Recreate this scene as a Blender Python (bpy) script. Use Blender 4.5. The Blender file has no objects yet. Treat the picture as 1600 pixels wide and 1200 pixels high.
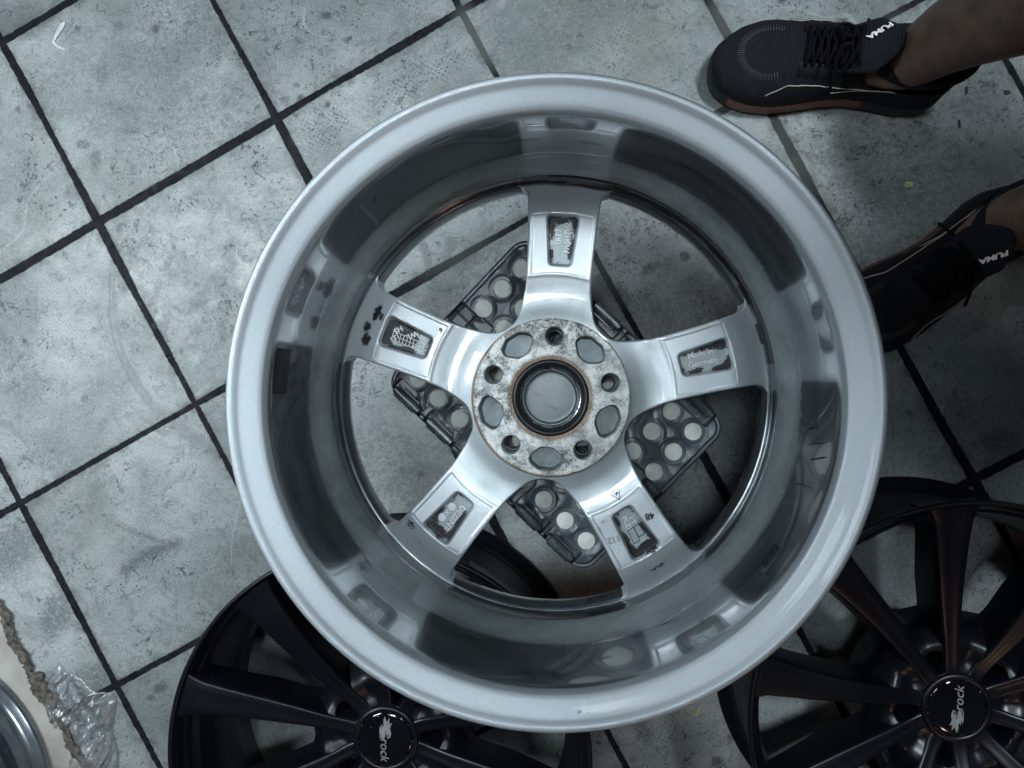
import bpy, math, random
import numpy as np
from mathutils import Vector, Euler, Matrix, noise as mn
from mathutils.bvhtree import BVHTree

SC = bpy.context.scene
COL = SC.collection
random.seed(7)
RNG = np.random.default_rng(7)
PI = math.pi

# ------------------------------------------------------------------ camera
CAM_F, CAM_RX, CAM_RY, CAM_H = 1184.14, -0.01131, 0.06515, 1.055
cd = bpy.data.cameras.new('camera')
cam = bpy.data.objects.new('camera', cd)
COL.objects.link(cam)
cam.location = (0, 0, CAM_H)
cam.rotation_euler = (CAM_RX, CAM_RY, 0)
cd.sensor_width = 36
cd.lens = CAM_F / 1600 * 36
cd.clip_start = 0.02
cd.clip_end = 50
SC.camera = cam

# ------------------------------------------------------------------ world, lamps, exposure
wd = bpy.data.worlds.new('World')
SC.world = wd
wd.use_nodes = True
wbg = wd.node_tree.nodes['Background']
wbg.inputs['Color'].default_value = (0.50, 0.58, 0.72, 1)
wbg.inputs['Strength'].default_value = 0.016


def lamp(name, loc, target, sx, sy, power, color):
    l = bpy.data.lights.new(name, 'AREA')
    l.shape = 'RECTANGLE'
    l.size = sx
    l.size_y = sy
    l.energy = power
    l.color = color
    o = bpy.data.objects.new(name, l)
    COL.objects.link(o)
    o.location = loc
    d = Vector(target) - Vector(loc)
    o.rotation_euler = d.to_track_quat('-Z', 'Y').to_euler()
    return o


lamp('ceiling_tube_lamp', (0.84, 0.66, 2.50), (-0.1, 0, 0.2), 0.50, 0.18, 37, (0.83, 0.94, 1.0))
panel = lamp('left_fill_light', (-1.20, 0.30, 1.70), (-0.72, -0.05, 0.0), 0.6, 0.3, 6.2, (0.83, 0.94, 1.0))  # added fill from the left, brightens that side of the floor
panel.data.spread = math.radians(84)
overhead = lamp('overhead_fill_light', (-0.22, 0.12, 2.60), (-0.10, -0.06, 0.3), 0.45, 0.25, 0.72, (0.83, 0.94, 1.0))  # added overhead fill with narrow spread, brightens the spokes and stool
overhead.data.spread = math.radians(44)
lamp('warm_wall_lamp', (0.9, -1.9, 1.6), (0.0, 0.0, 0.4), 0.2, 0.2, 1.9, (1.0, 0.60, 0.40))
SC.view_settings.view_transform = 'Standard'
SC.view_settings.look = 'None'
SC.view_settings.exposure = 0.50
SC.view_settings.gamma = 1.0
SC.view_settings.use_curve_mapping = False

CR = np.array(Euler((CAM_RX, CAM_RY, 0)).to_matrix())


def at(px, py, z=0.0):
    """a pixel of the 1600x1200 photograph, taken to the height z, as a place in the world"""
    d = CR @ np.array([(px - 800) / CAM_F, -(py - 600) / CAM_F, -1.0])
    s = (z - CAM_H) / d[2]
    return np.array([d[0] * s, d[1] * s, z])


# ------------------------------------------------------------------ helpers
def tag(o, label=None, cat=None, group=None, kind=None):
    if label: o['label'] = label
    if cat: o['category'] = cat
    if group: o['group'] = group
    if kind: o['kind'] = kind
    return o


def empty(name, loc=(0, 0, 0), rz=0.0):
    o = bpy.data.objects.new(name, None)
    o.empty_display_size = 0.05
    COL.objects.link(o)
    o.location = loc
    o.rotation_euler = (0, 0, rz)
    return o


def mobj(name, V, F, mat=None, parent=None, smooth=True, mats=None, midx=None, auto=None):
    me = bpy.data.meshes.new(name)
    me.from_pydata([tuple(map(float, v)) for v in V], [], [tuple(map(int, f)) for f in F])
    if mats:
        for m in mats: me.materials.append(m)
        if midx is not None: me.polygons.foreach_set('material_index', np.asarray(midx, dtype=np.int32))
    elif mat: me.materials.append(mat)
    if smooth:
        me.shade_smooth()
        if auto: me.set_sharp_from_angle(angle=math.radians(auto))
    me.update()
    o = bpy.data.objects.new(name, me)
    COL.objects.link(o)
    if parent: o.parent = parent
    return o


def vattr(o, name, vals):
    a = o.data.attributes.new(name, 'FLOAT', 'POINT')
    a.data.foreach_set('value', np.asarray(vals, dtype=np.float32))


class MB:
    def __init__(s): s.V = []; s.F = []
    def add(s, V, F):
        n = len(s.V)
        s.V += [tuple(map(float, v)) for v in V]
        s.F += [tuple(int(i) + n for i in f) for f in F]
        return s
    def build(s, name, mat, parent=None, smooth=True, auto=None): return mobj(name, s.V, s.F, mat, parent, smooth, auto=auto)


def rotz(V, a):
    V = np.asarray(V, float); c, s = math.cos(a), math.sin(a)
    return np.stack([V[:, 0] * c - V[:, 1] * s, V[:, 0] * s + V[:, 1] * c, V[:, 2]], 1)


def smooth_profile(P, n=4):
    """Catmull-Rom through the points"""
    P = np.asarray(P, float); out = []
    for i in range(len(P) - 1):
        p0 = P[max(i - 1, 0)]; p1 = P[i]; p2 = P[i + 1]; p3 = P[min(i + 2, len(P) - 1)]
        for k in range(n):
            t = k / n
            out.append(0.5 * ((2 * p1) + (-p0 + p2) * t + (2 * p0 - 5 * p1 + 4 * p2 - p3) * t * t + (-p0 + 3 * p1 - 3 * p2 + p3) * t ** 3))
    out.append(P[-1])
    return np.array(out)


def lathe(P, n=256, closed=False, a0=0.0, a1=2 * PI):
    P = np.asarray(P, float); full = abs(a1 - a0 - 2 * PI) < 1e-6
    m = n if full else n + 1
    A = a0 + (a1 - a0) * np.arange(m) / n
    V = np.stack([np.outer(np.cos(A), P[:, 0]), np.outer(np.sin(A), P[:, 0]), np.tile(P[:, 1], (m, 1))], 2).reshape(-1, 3)
    k = len(P); F = []
    for i in range(n):
        j = (i + 1) % m
        for q in range(k if closed else k - 1):
            r = (q + 1) % k
            F.append((i * k + q, i * k + r, j * k + r, j * k + q))
    return V, F


def grid_faces(nr, nc):
    i = np.arange(nr - 1)[:, None] * nc + np.arange(nc - 1)[None, :]
    i = i.ravel()
    return np.stack([i, i + 1, i + nc + 1, i + nc], 1)


def box(cx, cy, cz, sx, sy, sz, b=0.0):
    """box with bevelled upright edges and top"""
    if b <= 0:
        V = [(cx + a * sx / 2, cy + c * sy / 2, cz + d * sz / 2) for d in (-1, 1) for a, c in ((-1, -1), (1, -1), (1, 1), (-1, 1))]
        return V, [(3, 2, 1, 0), (4, 5, 6, 7), (0, 1, 5, 4), (1, 2, 6, 5), (2, 3, 7, 6), (3, 0, 4, 7)]
    return plate(rounded_rect(sx, sy, b, 4), cz - sz / 2, cz + sz / 2, min(b, sz / 3), cx, cy)


def rounded_rect(sx, sy, r, n=8):
    P = []
    for cx, cy, a0 in ((sx / 2 - r, sy / 2 - r, 0), (-sx / 2 + r, sy / 2 - r, PI / 2), (-sx / 2 + r, -sy / 2 + r, PI), (sx / 2 - r, -sy / 2 + r, 1.5 * PI)):
        for k in range(n + 1):
            a = a0 + PI / 2 * k / n
            P.append((cx + r * math.cos(a), cy + r * math.sin(a)))
    return P


def inset(P, d):
    P = np.asarray(P, float); n = len(P); out = []
    for i in range(n):
        t = P[(i + 1) % n] - P[i - 1]; t = t / (np.hypot(*t) + 1e-12)
        out.append(P[i] + d * np.array([-t[1], t[0]]))
    return np.array(out)


def plate(P, z0, z1, b=0.0, cx=0, cy=0):
    """outline (counter-clockwise) raised from z0 to z1 with a rounded top edge"""
    P = np.asarray(P, float) + np.array([cx, cy]); n = len(P)
    L = [(P, z0)]
    if b > 0:
        for k in range(4):
            a = PI / 2 * k / 3
            L.append((inset(P, b * (1 - math.cos(a))), z1 - b + b * math.sin(a)))
    else: L.append((P, z1))
    V = []; F = []
    for Q, z in L: V += [(q[0], q[1], z) for q in Q]
    for l in range(len(L) - 1):
        for i in range(n): F.append((l * n + i, l * n + (i + 1) % n, (l + 1) * n + (i + 1) % n, (l + 1) * n + i))
    F.append(tuple(range((len(L) - 1) * n, len(L) * n)))
    F.append(tuple(range(n - 1, -1, -1)))
    return V, F


def tube(pts, r, n=8, caps=True):
    P = [Vector(p) for p in pts]; V = []; F = []
    rr = r if hasattr(r, '__len__') else [r] * len(P)
    up = Vector((0, 0, 1))
    for i, p in enumerate(P):
        t = (P[min(i + 1, len(P) - 1)] - P[max(i - 1, 0)]).normalized()
        a = t.cross(up)
        if a.length < 1e-3: a = t.cross(Vector((1, 0, 0)))
        a.normalize(); b = t.cross(a)
        for k in range(n):
            q = 2 * PI * k / n
            V.append(tuple(p + a * (rr[i] * math.cos(q)) + b * (rr[i] * math.sin(q))))
    for i in range(len(P) - 1):
        for k in range(n): F.append((i * n + k, i * n + (k + 1) % n, (i + 1) * n + (k + 1) % n, (i + 1) * n + k))
    if caps:
        F.append(tuple(range(n - 1, -1, -1))); F.append(tuple(range((len(P) - 1) * n, len(P) * n)))
    return V, F


def sdf_poly(X, Y, P, rnd=0.0):
    """signed distance (negative inside) to a polygon, rounded by rnd"""
    P = np.asarray(P, float)
    d = np.full(X.shape, 1e9); s = np.ones(X.shape)
    n = len(P); j = n - 1
    for i in range(n):
        ex, ey = P[j][0] - P[i][0], P[j][1] - P[i][1]
        wx, wy = X - P[i][0], Y - P[i][1]
        t = np.clip((wx * ex + wy * ey) / (ex * ex + ey * ey), 0, 1)
        d = np.minimum(d, (wx - ex * t) ** 2 + (wy - ey * t) ** 2)
        c1 = Y >= P[i][1]; c2 = Y < P[j][1]; c3 = ex * wy > ey * wx
        s = np.where((c1 & c2 & c3) | (~c1 & ~c2 & ~c3), -s, s)
        j = i
    return s * np.sqrt(d) - rnd


def sstep(a, b, x):
    t = np.clip((x - a) / (b - a), 0, 1)
    return t * t * (3 - 2 * t)


def text_mesh(txt, size, extrude=0.0004, shear=0.0, offset=0.0, space=1.0, align='CENTER', lines=1.0):
    c = bpy.data.curves.new('lettering', 'FONT')
    c.body = txt; c.size = size; c.extrude = extrude; c.shear = shear; c.offset = offset
    c.align_x = align; c.align_y = 'CENTER'; c.space_character = space; c.space_line = lines
    c.resolution_u = 3
    o = bpy.data.objects.new('lettering', c)
    COL.objects.link(o)
    dg = bpy.context.evaluated_depsgraph_get(); dg.update()
    me = bpy.data.meshes.new_from_object(o.evaluated_get(dg))
    V = np.array([v.co[:] for v in me.vertices]).reshape(-1, 3)
    F = [tuple(p.vertices) for p in me.polygons]
    bpy.data.objects.remove(o); bpy.data.curves.remove(c); bpy.data.meshes.remove(me)
    return V, F


# ------------------------------------------------------------------ materials
class NB:
    def __init__(s, name):
        s.mat = bpy.data.materials.new(name); s.mat.use_nodes = True
        s.nt = s.mat.node_tree; s.bsdf = s.nt.nodes['Principled BSDF']; s.out = s.nt.nodes['Material Output']
    def n(s, t, **kw):
        x = s.nt.nodes.new(t)
        for k, v in kw.items(): setattr(x, k, v)
        return x
    def link(s, a, b): s.nt.links.new(a, b)
    def put(s, sock, v):
        if hasattr(v, 'is_linked') or hasattr(v, 'links'): s.link(v, sock)
        else: sock.default_value = v
    def m(s, op, a, b=None, c=None, clamp=False):
        x = s.n('ShaderNodeMath', operation=op, use_clamp=clamp)
        s.put(x.inputs[0], a)
        if b is not None: s.put(x.inputs[1], b)
        if c is not None: s.put(x.inputs[2], c)
        return x.outputs[0]
    def vm(s, op, a, b=None):
        x = s.n('ShaderNodeVectorMath', operation=op)
        s.put(x.inputs[0], a)
        if b is not None: s.put(x.inputs[1], b)
        return x.outputs['Value'] if op in ('DOT_PRODUCT', 'LENGTH', 'DISTANCE') else x.outputs[0]
    def coord(s, scale=None, kind='Object'):
        o = s.n('ShaderNodeTexCoord').outputs[kind]
        if scale is not None:
            mp = s.n('ShaderNodeMapping'); s.link(o, mp.inputs[0]); mp.inputs['Scale'].default_value = scale if hasattr(scale, '__len__') else (scale,) * 3
            return mp.outputs[0]
        return o
    def noise(s, vec, scale, detail=3, rough=0.55, dist=0.0, col=False):
        x = s.n('ShaderNodeTexNoise'); s.link(vec, x.inputs['Vector'])
        x.inputs['Scale'].default_value = scale; x.inputs['Detail'].default_value = detail
        x.inputs['Roughness'].default_value = rough; x.inputs['Distortion'].default_value = dist
        return x.outputs['Color' if col else 'Fac']
    def voro(s, vec, scale, feature='F1', out='Distance', rnd=1.0):
        x = s.n('ShaderNodeTexVoronoi', feature=feature); s.link(vec, x.inputs['Vector'])
        x.inputs['Scale'].default_value = scale; x.inputs['Randomness'].default_value = rnd
        return x.outputs[out]
    def ramp(s, v, a, b, lo=0.0, hi=1.0):
        x = s.n('ShaderNodeMapRange', interpolation_type='SMOOTHSTEP'); s.put(x.inputs[0], v)
        for i, q in enumerate((a, b, lo, hi)): s.put(x.inputs[i + 1], q)
        return x.outputs[0]
    def mix(s, f, a, b):
        x = s.n('ShaderNodeMix', data_type='RGBA'); s.put(x.inputs[0], f); s.put(x.inputs[6], a); s.put(x.inputs[7], b)
        return x.outputs[2]
    def attr(s, name):
        return s.n('ShaderNodeAttribute', attribute_name=name).outputs['Fac']
    def bump(s, h, strength=0.3, dist=0.001, normal=None):
        x = s.n('ShaderNodeBump'); s.put(x.inputs['Height'], h); x.inputs['Strength'].default_value = strength
        x.inputs['Distance'].default_value = dist
        if normal is not None: s.link(normal, x.inputs['Normal'])
        return x.outputs[0]
    def set(s, **kw):
        names = dict(color='Base Color', rough='Roughness', metal='Metallic', coat='Coat Weight', coatr='Coat Roughness', ior='IOR', normal='Normal', alpha='Alpha', trans='Transmission Weight', spec='Specular IOR Level', sheen='Sheen Weight', sss='Subsurface Weight')
        for k, v in kw.items(): s.put(s.bsdf.inputs[names[k]], v)
        return s.mat


def rgb(r, g, b): return (r, g, b, 1.0)


def m_simple(name, col, rough=0.5, metal=0.0, nscale=60, namt=0.15, bump=0.1, coat=0.0, spec=0.5):
    b = NB(name); c = b.coord()
    n1 = b.noise(c, nscale, 4)
    f = b.ramp(n1, 0.3, 0.7, 1 - namt, 1 + namt)
    mul = b.vm('SCALE', rgb(*col)[:3]) if False else None
    x = b.n('ShaderNodeVectorMath', operation='SCALE'); x.inputs[0].default_value = col; b.link(f, x.inputs['Scale'])
    return b.set(color=x.outputs[0], rough=b.ramp(n1, 0.2, 0.8, max(rough - 0.08, 0.02), rough + 0.08), metal=metal, coat=coat, spec=spec, normal=b.bump(n1, bump, 0.0005))


def m_silver():
    """silver lacquer on cast alloy, with brake dust; 'dirt' marks where dust and scuffs lie"""
    b = NB('silver_lacquer'); c = b.coord()
    d = b.attr('dirt')
    fine = b.noise(c, 900, 2)
    mid = b.m('ADD', b.m('MULTIPLY', b.noise(c, 230, 7, 0.78), 0.6), b.m('MULTIPLY', b.noise(c, 640, 4, 0.7), 0.4))
    flake = b.ramp(fine, 0.3, 0.7, 0.92, 1.06)
    x = b.n('ShaderNodeVectorMath', operation='SCALE'); x.inputs[0].default_value = (0.66, 0.72, 0.76); b.link(flake, x.inputs['Scale'])
    smear = b.noise(b.coord((1, 1, 0.4)), 38, 5, 0.65)
    base = b.mix(b.ramp(smear, 0.55, 0.80, 0.0, 0.35), x.outputs[0], rgb(0.36, 0.37, 0.36))
    film = b.attr('film')  # painted shade of the hub hollow; also greys pockets and outer ends
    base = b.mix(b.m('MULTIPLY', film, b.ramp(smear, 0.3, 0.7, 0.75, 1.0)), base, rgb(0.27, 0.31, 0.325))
    spk = b.ramp(b.noise(c, 420, 3, 0.6), 0.70, 0.76)
    spk = b.m('MULTIPLY', spk, b.ramp(b.noise(c, 14, 2), 0.48, 0.62))
    base = b.mix(b.m('MULTIPLY', spk, 0.75), base, rgb(0.06, 0.06, 0.06))
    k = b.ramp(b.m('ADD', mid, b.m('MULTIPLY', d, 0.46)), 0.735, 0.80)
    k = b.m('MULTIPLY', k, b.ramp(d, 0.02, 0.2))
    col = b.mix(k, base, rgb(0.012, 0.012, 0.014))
    return b.set(color=col, metal=b.m('MULTIPLY', b.m('SUBTRACT', 1.0, k), 0.50), rough=b.ramp(smear, 0.3, 0.7, 0.36, 0.48), coat=b.m('MULTIPLY', b.m('SUBTRACT', 1.0, k), 0.85), coatr=0.06,
                 normal=b.bump(b.m('ADD', fine, b.m('MULTIPLY', k, 1.5)), 0.12, 0.0003))


def m_barrel():
    b = NB('silver_barrel_lacquer'); c = b.coord()
    sep = b.n('ShaderNodeSeparateXYZ'); b.link(c, sep.inputs[0]); z = sep.outputs[2]
    fine = b.noise(c, 900, 2)
    x = b.n('ShaderNodeVectorMath', operation='SCALE'); x.inputs[0].default_value = (0.42, 0.465, 0.50); b.link(b.ramp(fine, 0.3, 0.7, 0.93, 1.06), x.inputs['Scale'])
    # dust in the drop centre, darker tone on the wall below the lip
    lo = b.m('MULTIPLY', b.ramp(z, 0.068, 0.072), b.m('ADD', b.ramp(z, 0.116, 0.106, 0, .8), b.m('MULTIPLY', b.ramp(z, 0.145, 0.105), b.ramp(b.noise(c, 110, 6, 0.8), 0.45, 0.6, 0, .2))))
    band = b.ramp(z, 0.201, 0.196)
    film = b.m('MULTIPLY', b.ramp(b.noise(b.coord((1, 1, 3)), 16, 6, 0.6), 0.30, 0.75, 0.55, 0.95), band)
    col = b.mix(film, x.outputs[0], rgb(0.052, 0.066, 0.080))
    dust = b.m('MULTIPLY', lo, b.ramp(b.noise(c, 60, 9, 0.8), 0.25, 0.65, 0.55, 1.0))
    col = b.mix(b.m('MULTIPLY', dust, 0.85), col, b.mix(b.noise(c, 300, 4, 0.7), rgb(0.15, 0.185, 0.188), rgb(0.31, 0.35, 0.345)))
    sp = b.ramp(b.noise(c, 520, 4, 0.7), 0.66, 0.70)
    sp = b.m('MULTIPLY', sp, b.m('MAXIMUM', b.m('MULTIPLY', lo, 0.95), b.m('MULTIPLY', b.ramp(b.noise(c, 22, 3), 0.56, 0.66), 0.8)))
    col = b.mix(sp, col, rgb(0.03, 0.03, 0.03))
    # streaks round the barrel
    ang = b.m('ARCTAN2', sep.outputs[1], sep.outputs[0])
    cb = b.n('ShaderNodeCombineXYZ'); b.link(b.m('MULTIPLY', ang, 1.3), cb.inputs[0]); b.link(b.m('MULTIPLY', z, 420), cb.inputs[1])
    st = b.noise(cb.outputs[0], 1.6, 4, 0.6)
    stm = b.m('MULTIPLY', b.m('MULTIPLY', b.ramp(st, 0.60, 0.70), b.ramp(b.noise(c, 5, 2), 0.46, 0.6)), b.m('MULTIPLY', band, b.ramp(z, 0.05, 0.07)))
    col = b.mix(b.m('MULTIPLY', stm, 0.75), col, rgb(0.04, 0.042, 0.05))
    gv = b.m('MULTIPLY', b.ramp(z, 0.0695, 0.0675), b.ramp(z, 0.037, 0.040))
    gv = b.m('MULTIPLY', gv, b.ramp(b.noise(c, 40, 5, 0.7), 0.25, 0.6, 0.7, 1.0))
    col = b.mix(gv, col, rgb(0.022, 0.027, 0.034))
    dull = b.m('MAXIMUM', b.m('MAXIMUM', dust, sp), b.m('MULTIPLY', gv, 0.8))
    rg = b.m('ADD', b.ramp(dust, 0, 1, 0.0, 0.3), b.ramp(band, 0, 1, 0.54, 0.20))
    wob = b.noise(c, 26, 3, 0.5)
    return b.set(color=col, metal=b.m('MULTIPLY', b.m('SUBTRACT', 1.0, dull), 0.6), rough=rg, coat=b.m('MULTIPLY', b.m('SUBTRACT', 1.0, dull), b.ramp(band, 0, 1, 0.15, 1.0)), coatr=0.035,
                 normal=b.bump(b.m('ADD', b.m('MULTIPLY', wob, 1.2), b.m('MULTIPLY', dull, 0.6)), 0.08, 0.0008))


def m_pad():
    """bare metal mounting face: mottled oxide, rust at the rim"""
    b = NB('corroded_bare_alloy'); c = b.coord(); r = b.attr('rust')
    n1 = b.noise(c, 520, 8, 0.82, 0.4); n2 = b.noise(c, 75, 6, 0.7); n3 = b.noise(c, 900, 4, 0.75)
    light = b.mix(b.ramp(n2, 0.35, 0.65), rgb(0.66, 0.68, 0.67), rgb(0.38, 0.41, 0.41))
    k = b.ramp(b.m('ADD', b.m('MULTIPLY', n1, 0.72), b.m('MULTIPLY', n2, 0.38)), 0.548, 0.60)
    k = b.m('MULTIPLY', k, b.ramp(b.noise(c, 22, 3, 0.6), 0.36, 0.58, 0.35, 1.0))
    k = b.m('MAXIMUM', k, b.ramp(n3, 0.59, 0.65, 0, 0.85))
    col = b.mix(k, light, rgb(0.070, 0.068, 0.060))
    kr = b.ramp(b.m('ADD', b.m('MULTIPLY', r, 0.75), b.m('MULTIPLY', n1, 0.75)), 0.68, 0.95)
    rust = b.mix(b.ramp(n3, 0.4, 0.6), rgb(0.26, 0.17, 0.085), rgb(0.12, 0.055, 0.028))
    col = b.mix(b.m('MULTIPLY', kr, 0.85), col, rust)
    return b.set(color=col, metal=b.m('MULTIPLY', b.m('SUBTRACT', 1.0, b.m('MAXIMUM', k, kr)), 0.35), rough=b.ramp(n1, 0.3, 0.7, 0.33, 0.6), normal=b.bump(b.m('SUBTRACT', n1, b.m('MULTIPLY', k, 0.5)), 0.7, 0.0007))


def m_floor(T0, ta, T):
    b = NB('ceramic_floor_tiles'); c = b.coord()
    u = (math.cos(ta), math.sin(ta), 0); v = (math.sin(ta), -math.cos(ta), 0)
    p = b.vm('SUBTRACT', c, (T0[0], T0[1], 0))
    wob = b.m('MULTIPLY', b.m('SUBTRACT', b.noise(c, 70, 7, 0.78), 0.5), 0.0062)
    wob2 = b.m('MULTIPLY', b.m('SUBTRACT', b.noise(c, 3.1, 1, 0.5), 0.5), 0.006)
    A = b.m('DIVIDE', b.m('ADD', b.vm('DOT_PRODUCT', p, u), wob2), T); B = b.m('DIVIDE', b.m('SUBTRACT', b.vm('DOT_PRODUCT', p, v), wob2), T)
    def edge(q):
        f = b.m('ABSOLUTE', b.m('SUBTRACT', q, b.m('ROUND', q)))
        return b.m('MULTIPLY', f, T)
    dd = b.m('ADD', b.m('MINIMUM', edge(A), edge(B)), wob)
    gw = b.ramp(b.noise(c, 2.6, 2), 0.4, 0.62, 0.0040, 0.0066)
    grout = b.ramp(b.m('SUBTRACT', dd, gw), -0.0006, 0.0006, 1.0, 0.0)
    near = b.ramp(dd, 0.0045, 0.022, 1.0, 0.0)
    cb = b.n('ShaderNodeCombineXYZ'); b.link(b.m('ROUND', b.m('ADD', A, 0.5)), cb.inputs[0]); b.link(b.m('ROUND', b.m('ADD', B, 0.5)), cb.inputs[1])
    wn = b.n('ShaderNodeTexWhiteNoise', noise_dimensions='3D'); b.link(cb.outputs[0], wn.inputs[0])
    ct = b.n('ShaderNodeVectorMath', operation='SCALE'); b.link(wn.outputs['Color'], ct.inputs[0]); ct.inputs['Scale'].default_value = 9.0; ct = b.vm('ADD', c, ct.outputs[0])
    cloud = b.noise(ct, 7, 6, 0.62); cl2 = b.noise(c, 26, 8, 0.68, 0.6); cl3 = b.noise(c, 120, 6, 0.7)
    base = b.mix(b.ramp(cloud, 0.32, 0.68), rgb(0.180, 0.205, 0.208), rgb(0.335, 0.362, 0.364))
    base = b.mix(b.m('MULTIPLY', b.ramp(cl2, 0.50, 0.72), 0.55), base, rgb(0.165, 0.185, 0.185))
    base = b.mix(b.m('MULTIPLY', b.ramp(cl3, 0.52, 0.75), 0.5), base, rgb(0.12, 0.135, 0.135))
    base = b.mix(b.m('MULTIPLY', b.ramp(b.noise(c, 85, 5, 0.65, 0.3), 0.36, 0.26), 0.45), base, rgb(0.46, 0.48, 0.48))
    f1 = b.noise(c, 330, 5, 0.75); f2 = b.noise(c, 700, 3, 0.7)
    base = b.mix(b.ramp(f1, 0.50, 0.66, 0.0, 0.62), base, rgb(0.13, 0.15, 0.147))
    base = b.mix(b.ramp(f1, 0.46, 0.34, 0.0, 0.50), base, rgb(0.50, 0.53, 0.52))
    base = b.mix(b.m('MULTIPLY', b.ramp(f2, 0.60, 0.67), b.ramp(cl2, 0.40, 0.62, 0.15, 0.8)), base, rgb(0.06, 0.068, 0.068))
    base = b.mix(b.m('MULTIPLY', b.ramp(b.noise(b.coord((1, 1, 1)), 18, 9, 0.72, 1.6), 0.56, 0.63), 0.38), base, rgb(0.10, 0.118, 0.116))
    gz = b.m('MULTIPLY', b.ramp(b.noise(ct, 2.6, 6, 0.7, 0.5), 0.44, 0.60), b.ramp(b.noise(c, 140, 8, 0.8, 0.8), 0.42, 0.60, 0.15, 1.0))
    base = b.mix(b.m('MULTIPLY', gz, 0.62), base, rgb(0.085, 0.096, 0.094))
    tint = b.ramp(wn.outputs['Value'], 0, 1, 0.84, 1.08)
    x = b.n('ShaderNodeVectorMath', operation='SCALE'); b.link(base, x.inputs[0]); b.link(tint, x.inputs['Scale']); base = x.outputs[0]
    # brown-olive dirt patches
    base = b.mix(b.m('MULTIPLY', b.ramp(b.noise(ct, 4.3, 4, 0.6), 0.54, 0.74), 0.40), base, rgb(0.15, 0.145, 0.115))
    # pits and black specks, in clusters
    clus = b.ramp(b.noise(ct, 8, 4, 0.65), 0.42, 0.60, 0.22, 1.0)
    vor = b.voro(b.vm('ADD', c, (0.31, 0.17, 0)), 145)
    pit = b.m('MULTIPLY', b.ramp(b.m('ADD', vor, b.m('MULTIPLY', b.m('SUBTRACT', b.noise(c, 210, 3), 0.5), 0.5)), 0.26, 0.12), b.ramp(b.noise(c, 48, 4, 0.7), 0.46, 0.52))
    pit = b.m('MULTIPLY', pit, clus)
    spots = b.m('MULTIPLY', b.ramp(b.m('ADD', b.voro(c, 33), b.m('MULTIPLY', b.m('SUBTRACT', b.noise(c, 120, 6, 0.75), 0.5), 0.9)), 0.22, 0.06), b.ramp(b.noise(c, 17, 2), 0.55, 0.62))
    marks = b.m('MULTIPLY', b.ramp(b.noise(b.coord((1, 1, 1)), 62, 7, 0.84, 1.2), 0.555, 0.61), clus)
    base = b.mix(b.m('MULTIPLY', spots, 0.65), base, rgb(0.06, 0.066, 0.064))
    base = b.mix(b.m('MULTIPLY', b.m('MAXIMUM', pit, marks), 0.92), base, rgb(0.03, 0.033, 0.034))
    wsc = b.m('MULTIPLY', b.ramp(b.m('ABSOLUTE', b.m('SUBTRACT', b.noise(b.coord((1.0, 1.0, 1.0)), 4.0, 1, 0.4, 0.2), 0.5)), 0.0030, 0.0008), b.ramp(b.noise(ct, 6, 2), 0.54, 0.60))
    base = b.mix(b.m('MULTIPLY', wsc, 0.22), base, rgb(0.50, 0.54, 0.54))
    # hairline scratches
    sc = b.ramp(b.noise(b.coord((40, 3.0, 1)), 3, 4, 0.6, 2.0), 0.655, 0.668, 0, 1)
    sc = b.m('MULTIPLY', sc, b.ramp(b.noise(c, 3.5, 1), 0.5, 0.6))
    base = b.mix(b.m('MULTIPLY', sc, 0.45), base, rgb(0.06, 0.065, 0.065))
    # strokes laid on the mesh: dark smear, pale wet track, boot treads
    sm = b.attr('smear'); tr = b.attr('track'); td = b.attr('tread'); gr = b.attr('groutdust')
    base = b.mix(b.m('MULTIPLY', b.m('MULTIPLY', sm, b.ramp(b.m('ADD', b.noise(c, 170, 8, 0.8), b.m('MULTIPLY', sm, 0.16)), 0.46, 0.62)), 0.95), base, rgb(0.055, 0.062, 0.062))
    base = b.mix(b.m('MULTIPLY', tr, 0.8), base, rgb(0.115, 0.128, 0.126))
    q = b.n('ShaderNodeMapping'); b.link(c, q.inputs[0]); q.inputs['Rotation'].default_value = (0, 0, 0.5); q.inputs['Scale'].default_value = (170, 170, 1)
    ck = b.voro(q.outputs[0], 1.0, rnd=0.28)
    tread = b.m('MULTIPLY', b.m('MULTIPLY', b.ramp(ck, 0.36, 0.22), td), b.ramp(b.noise(c, 60, 4), 0.38, 0.55))
    base = b.mix(b.m('MULTIPLY', tread, 0.85), base, rgb(0.05, 0.055, 0.055))
    base = b.mix(b.m('MULTIPLY', near, b.ramp(b.noise(c, 40, 6, 0.7), 0.40, 0.66, 0.05, 0.75)), base, rgb(0.07, 0.078, 0.076))
    gcol = b.mix(b.ramp(b.noise(c, 70, 5, 0.7), 0.35, 0.65), rgb(0.0045, 0.005, 0.0075), rgb(0.014, 0.015, 0.017))
    gcol = b.mix(b.m('MULTIPLY', gr, 0.8), gcol, rgb(0.12, 0.125, 0.115))
    col = b.mix(grout, base, gcol)
    wet = b.ramp(b.noise(c, 11, 4, 0.6), 0.50, 0.66)
    rough = b.m('SUBTRACT', b.ramp(cl2, 0.3, 0.7, 0.42, 0.60), b.m('MULTIPLY', wet, 0.10))
    rough = b.m('SUBTRACT', rough, b.m('MULTIPLY', tr, 0.06))
    rough = b.m('ADD', rough, b.m('MULTIPLY', grout, b.ramp(b.noise(c, 30, 3), 0.56, 0.66, 0.12, -0.16)))
    h = b.m('ADD', b.m('MULTIPLY', cl3, 0.30), b.m('MULTIPLY', b.noise(c, 300, 3), 0.10))
    h = b.m('SUBTRACT', h, b.m('MULTIPLY', b.m('MAXIMUM', pit, marks), 0.25))
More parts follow.
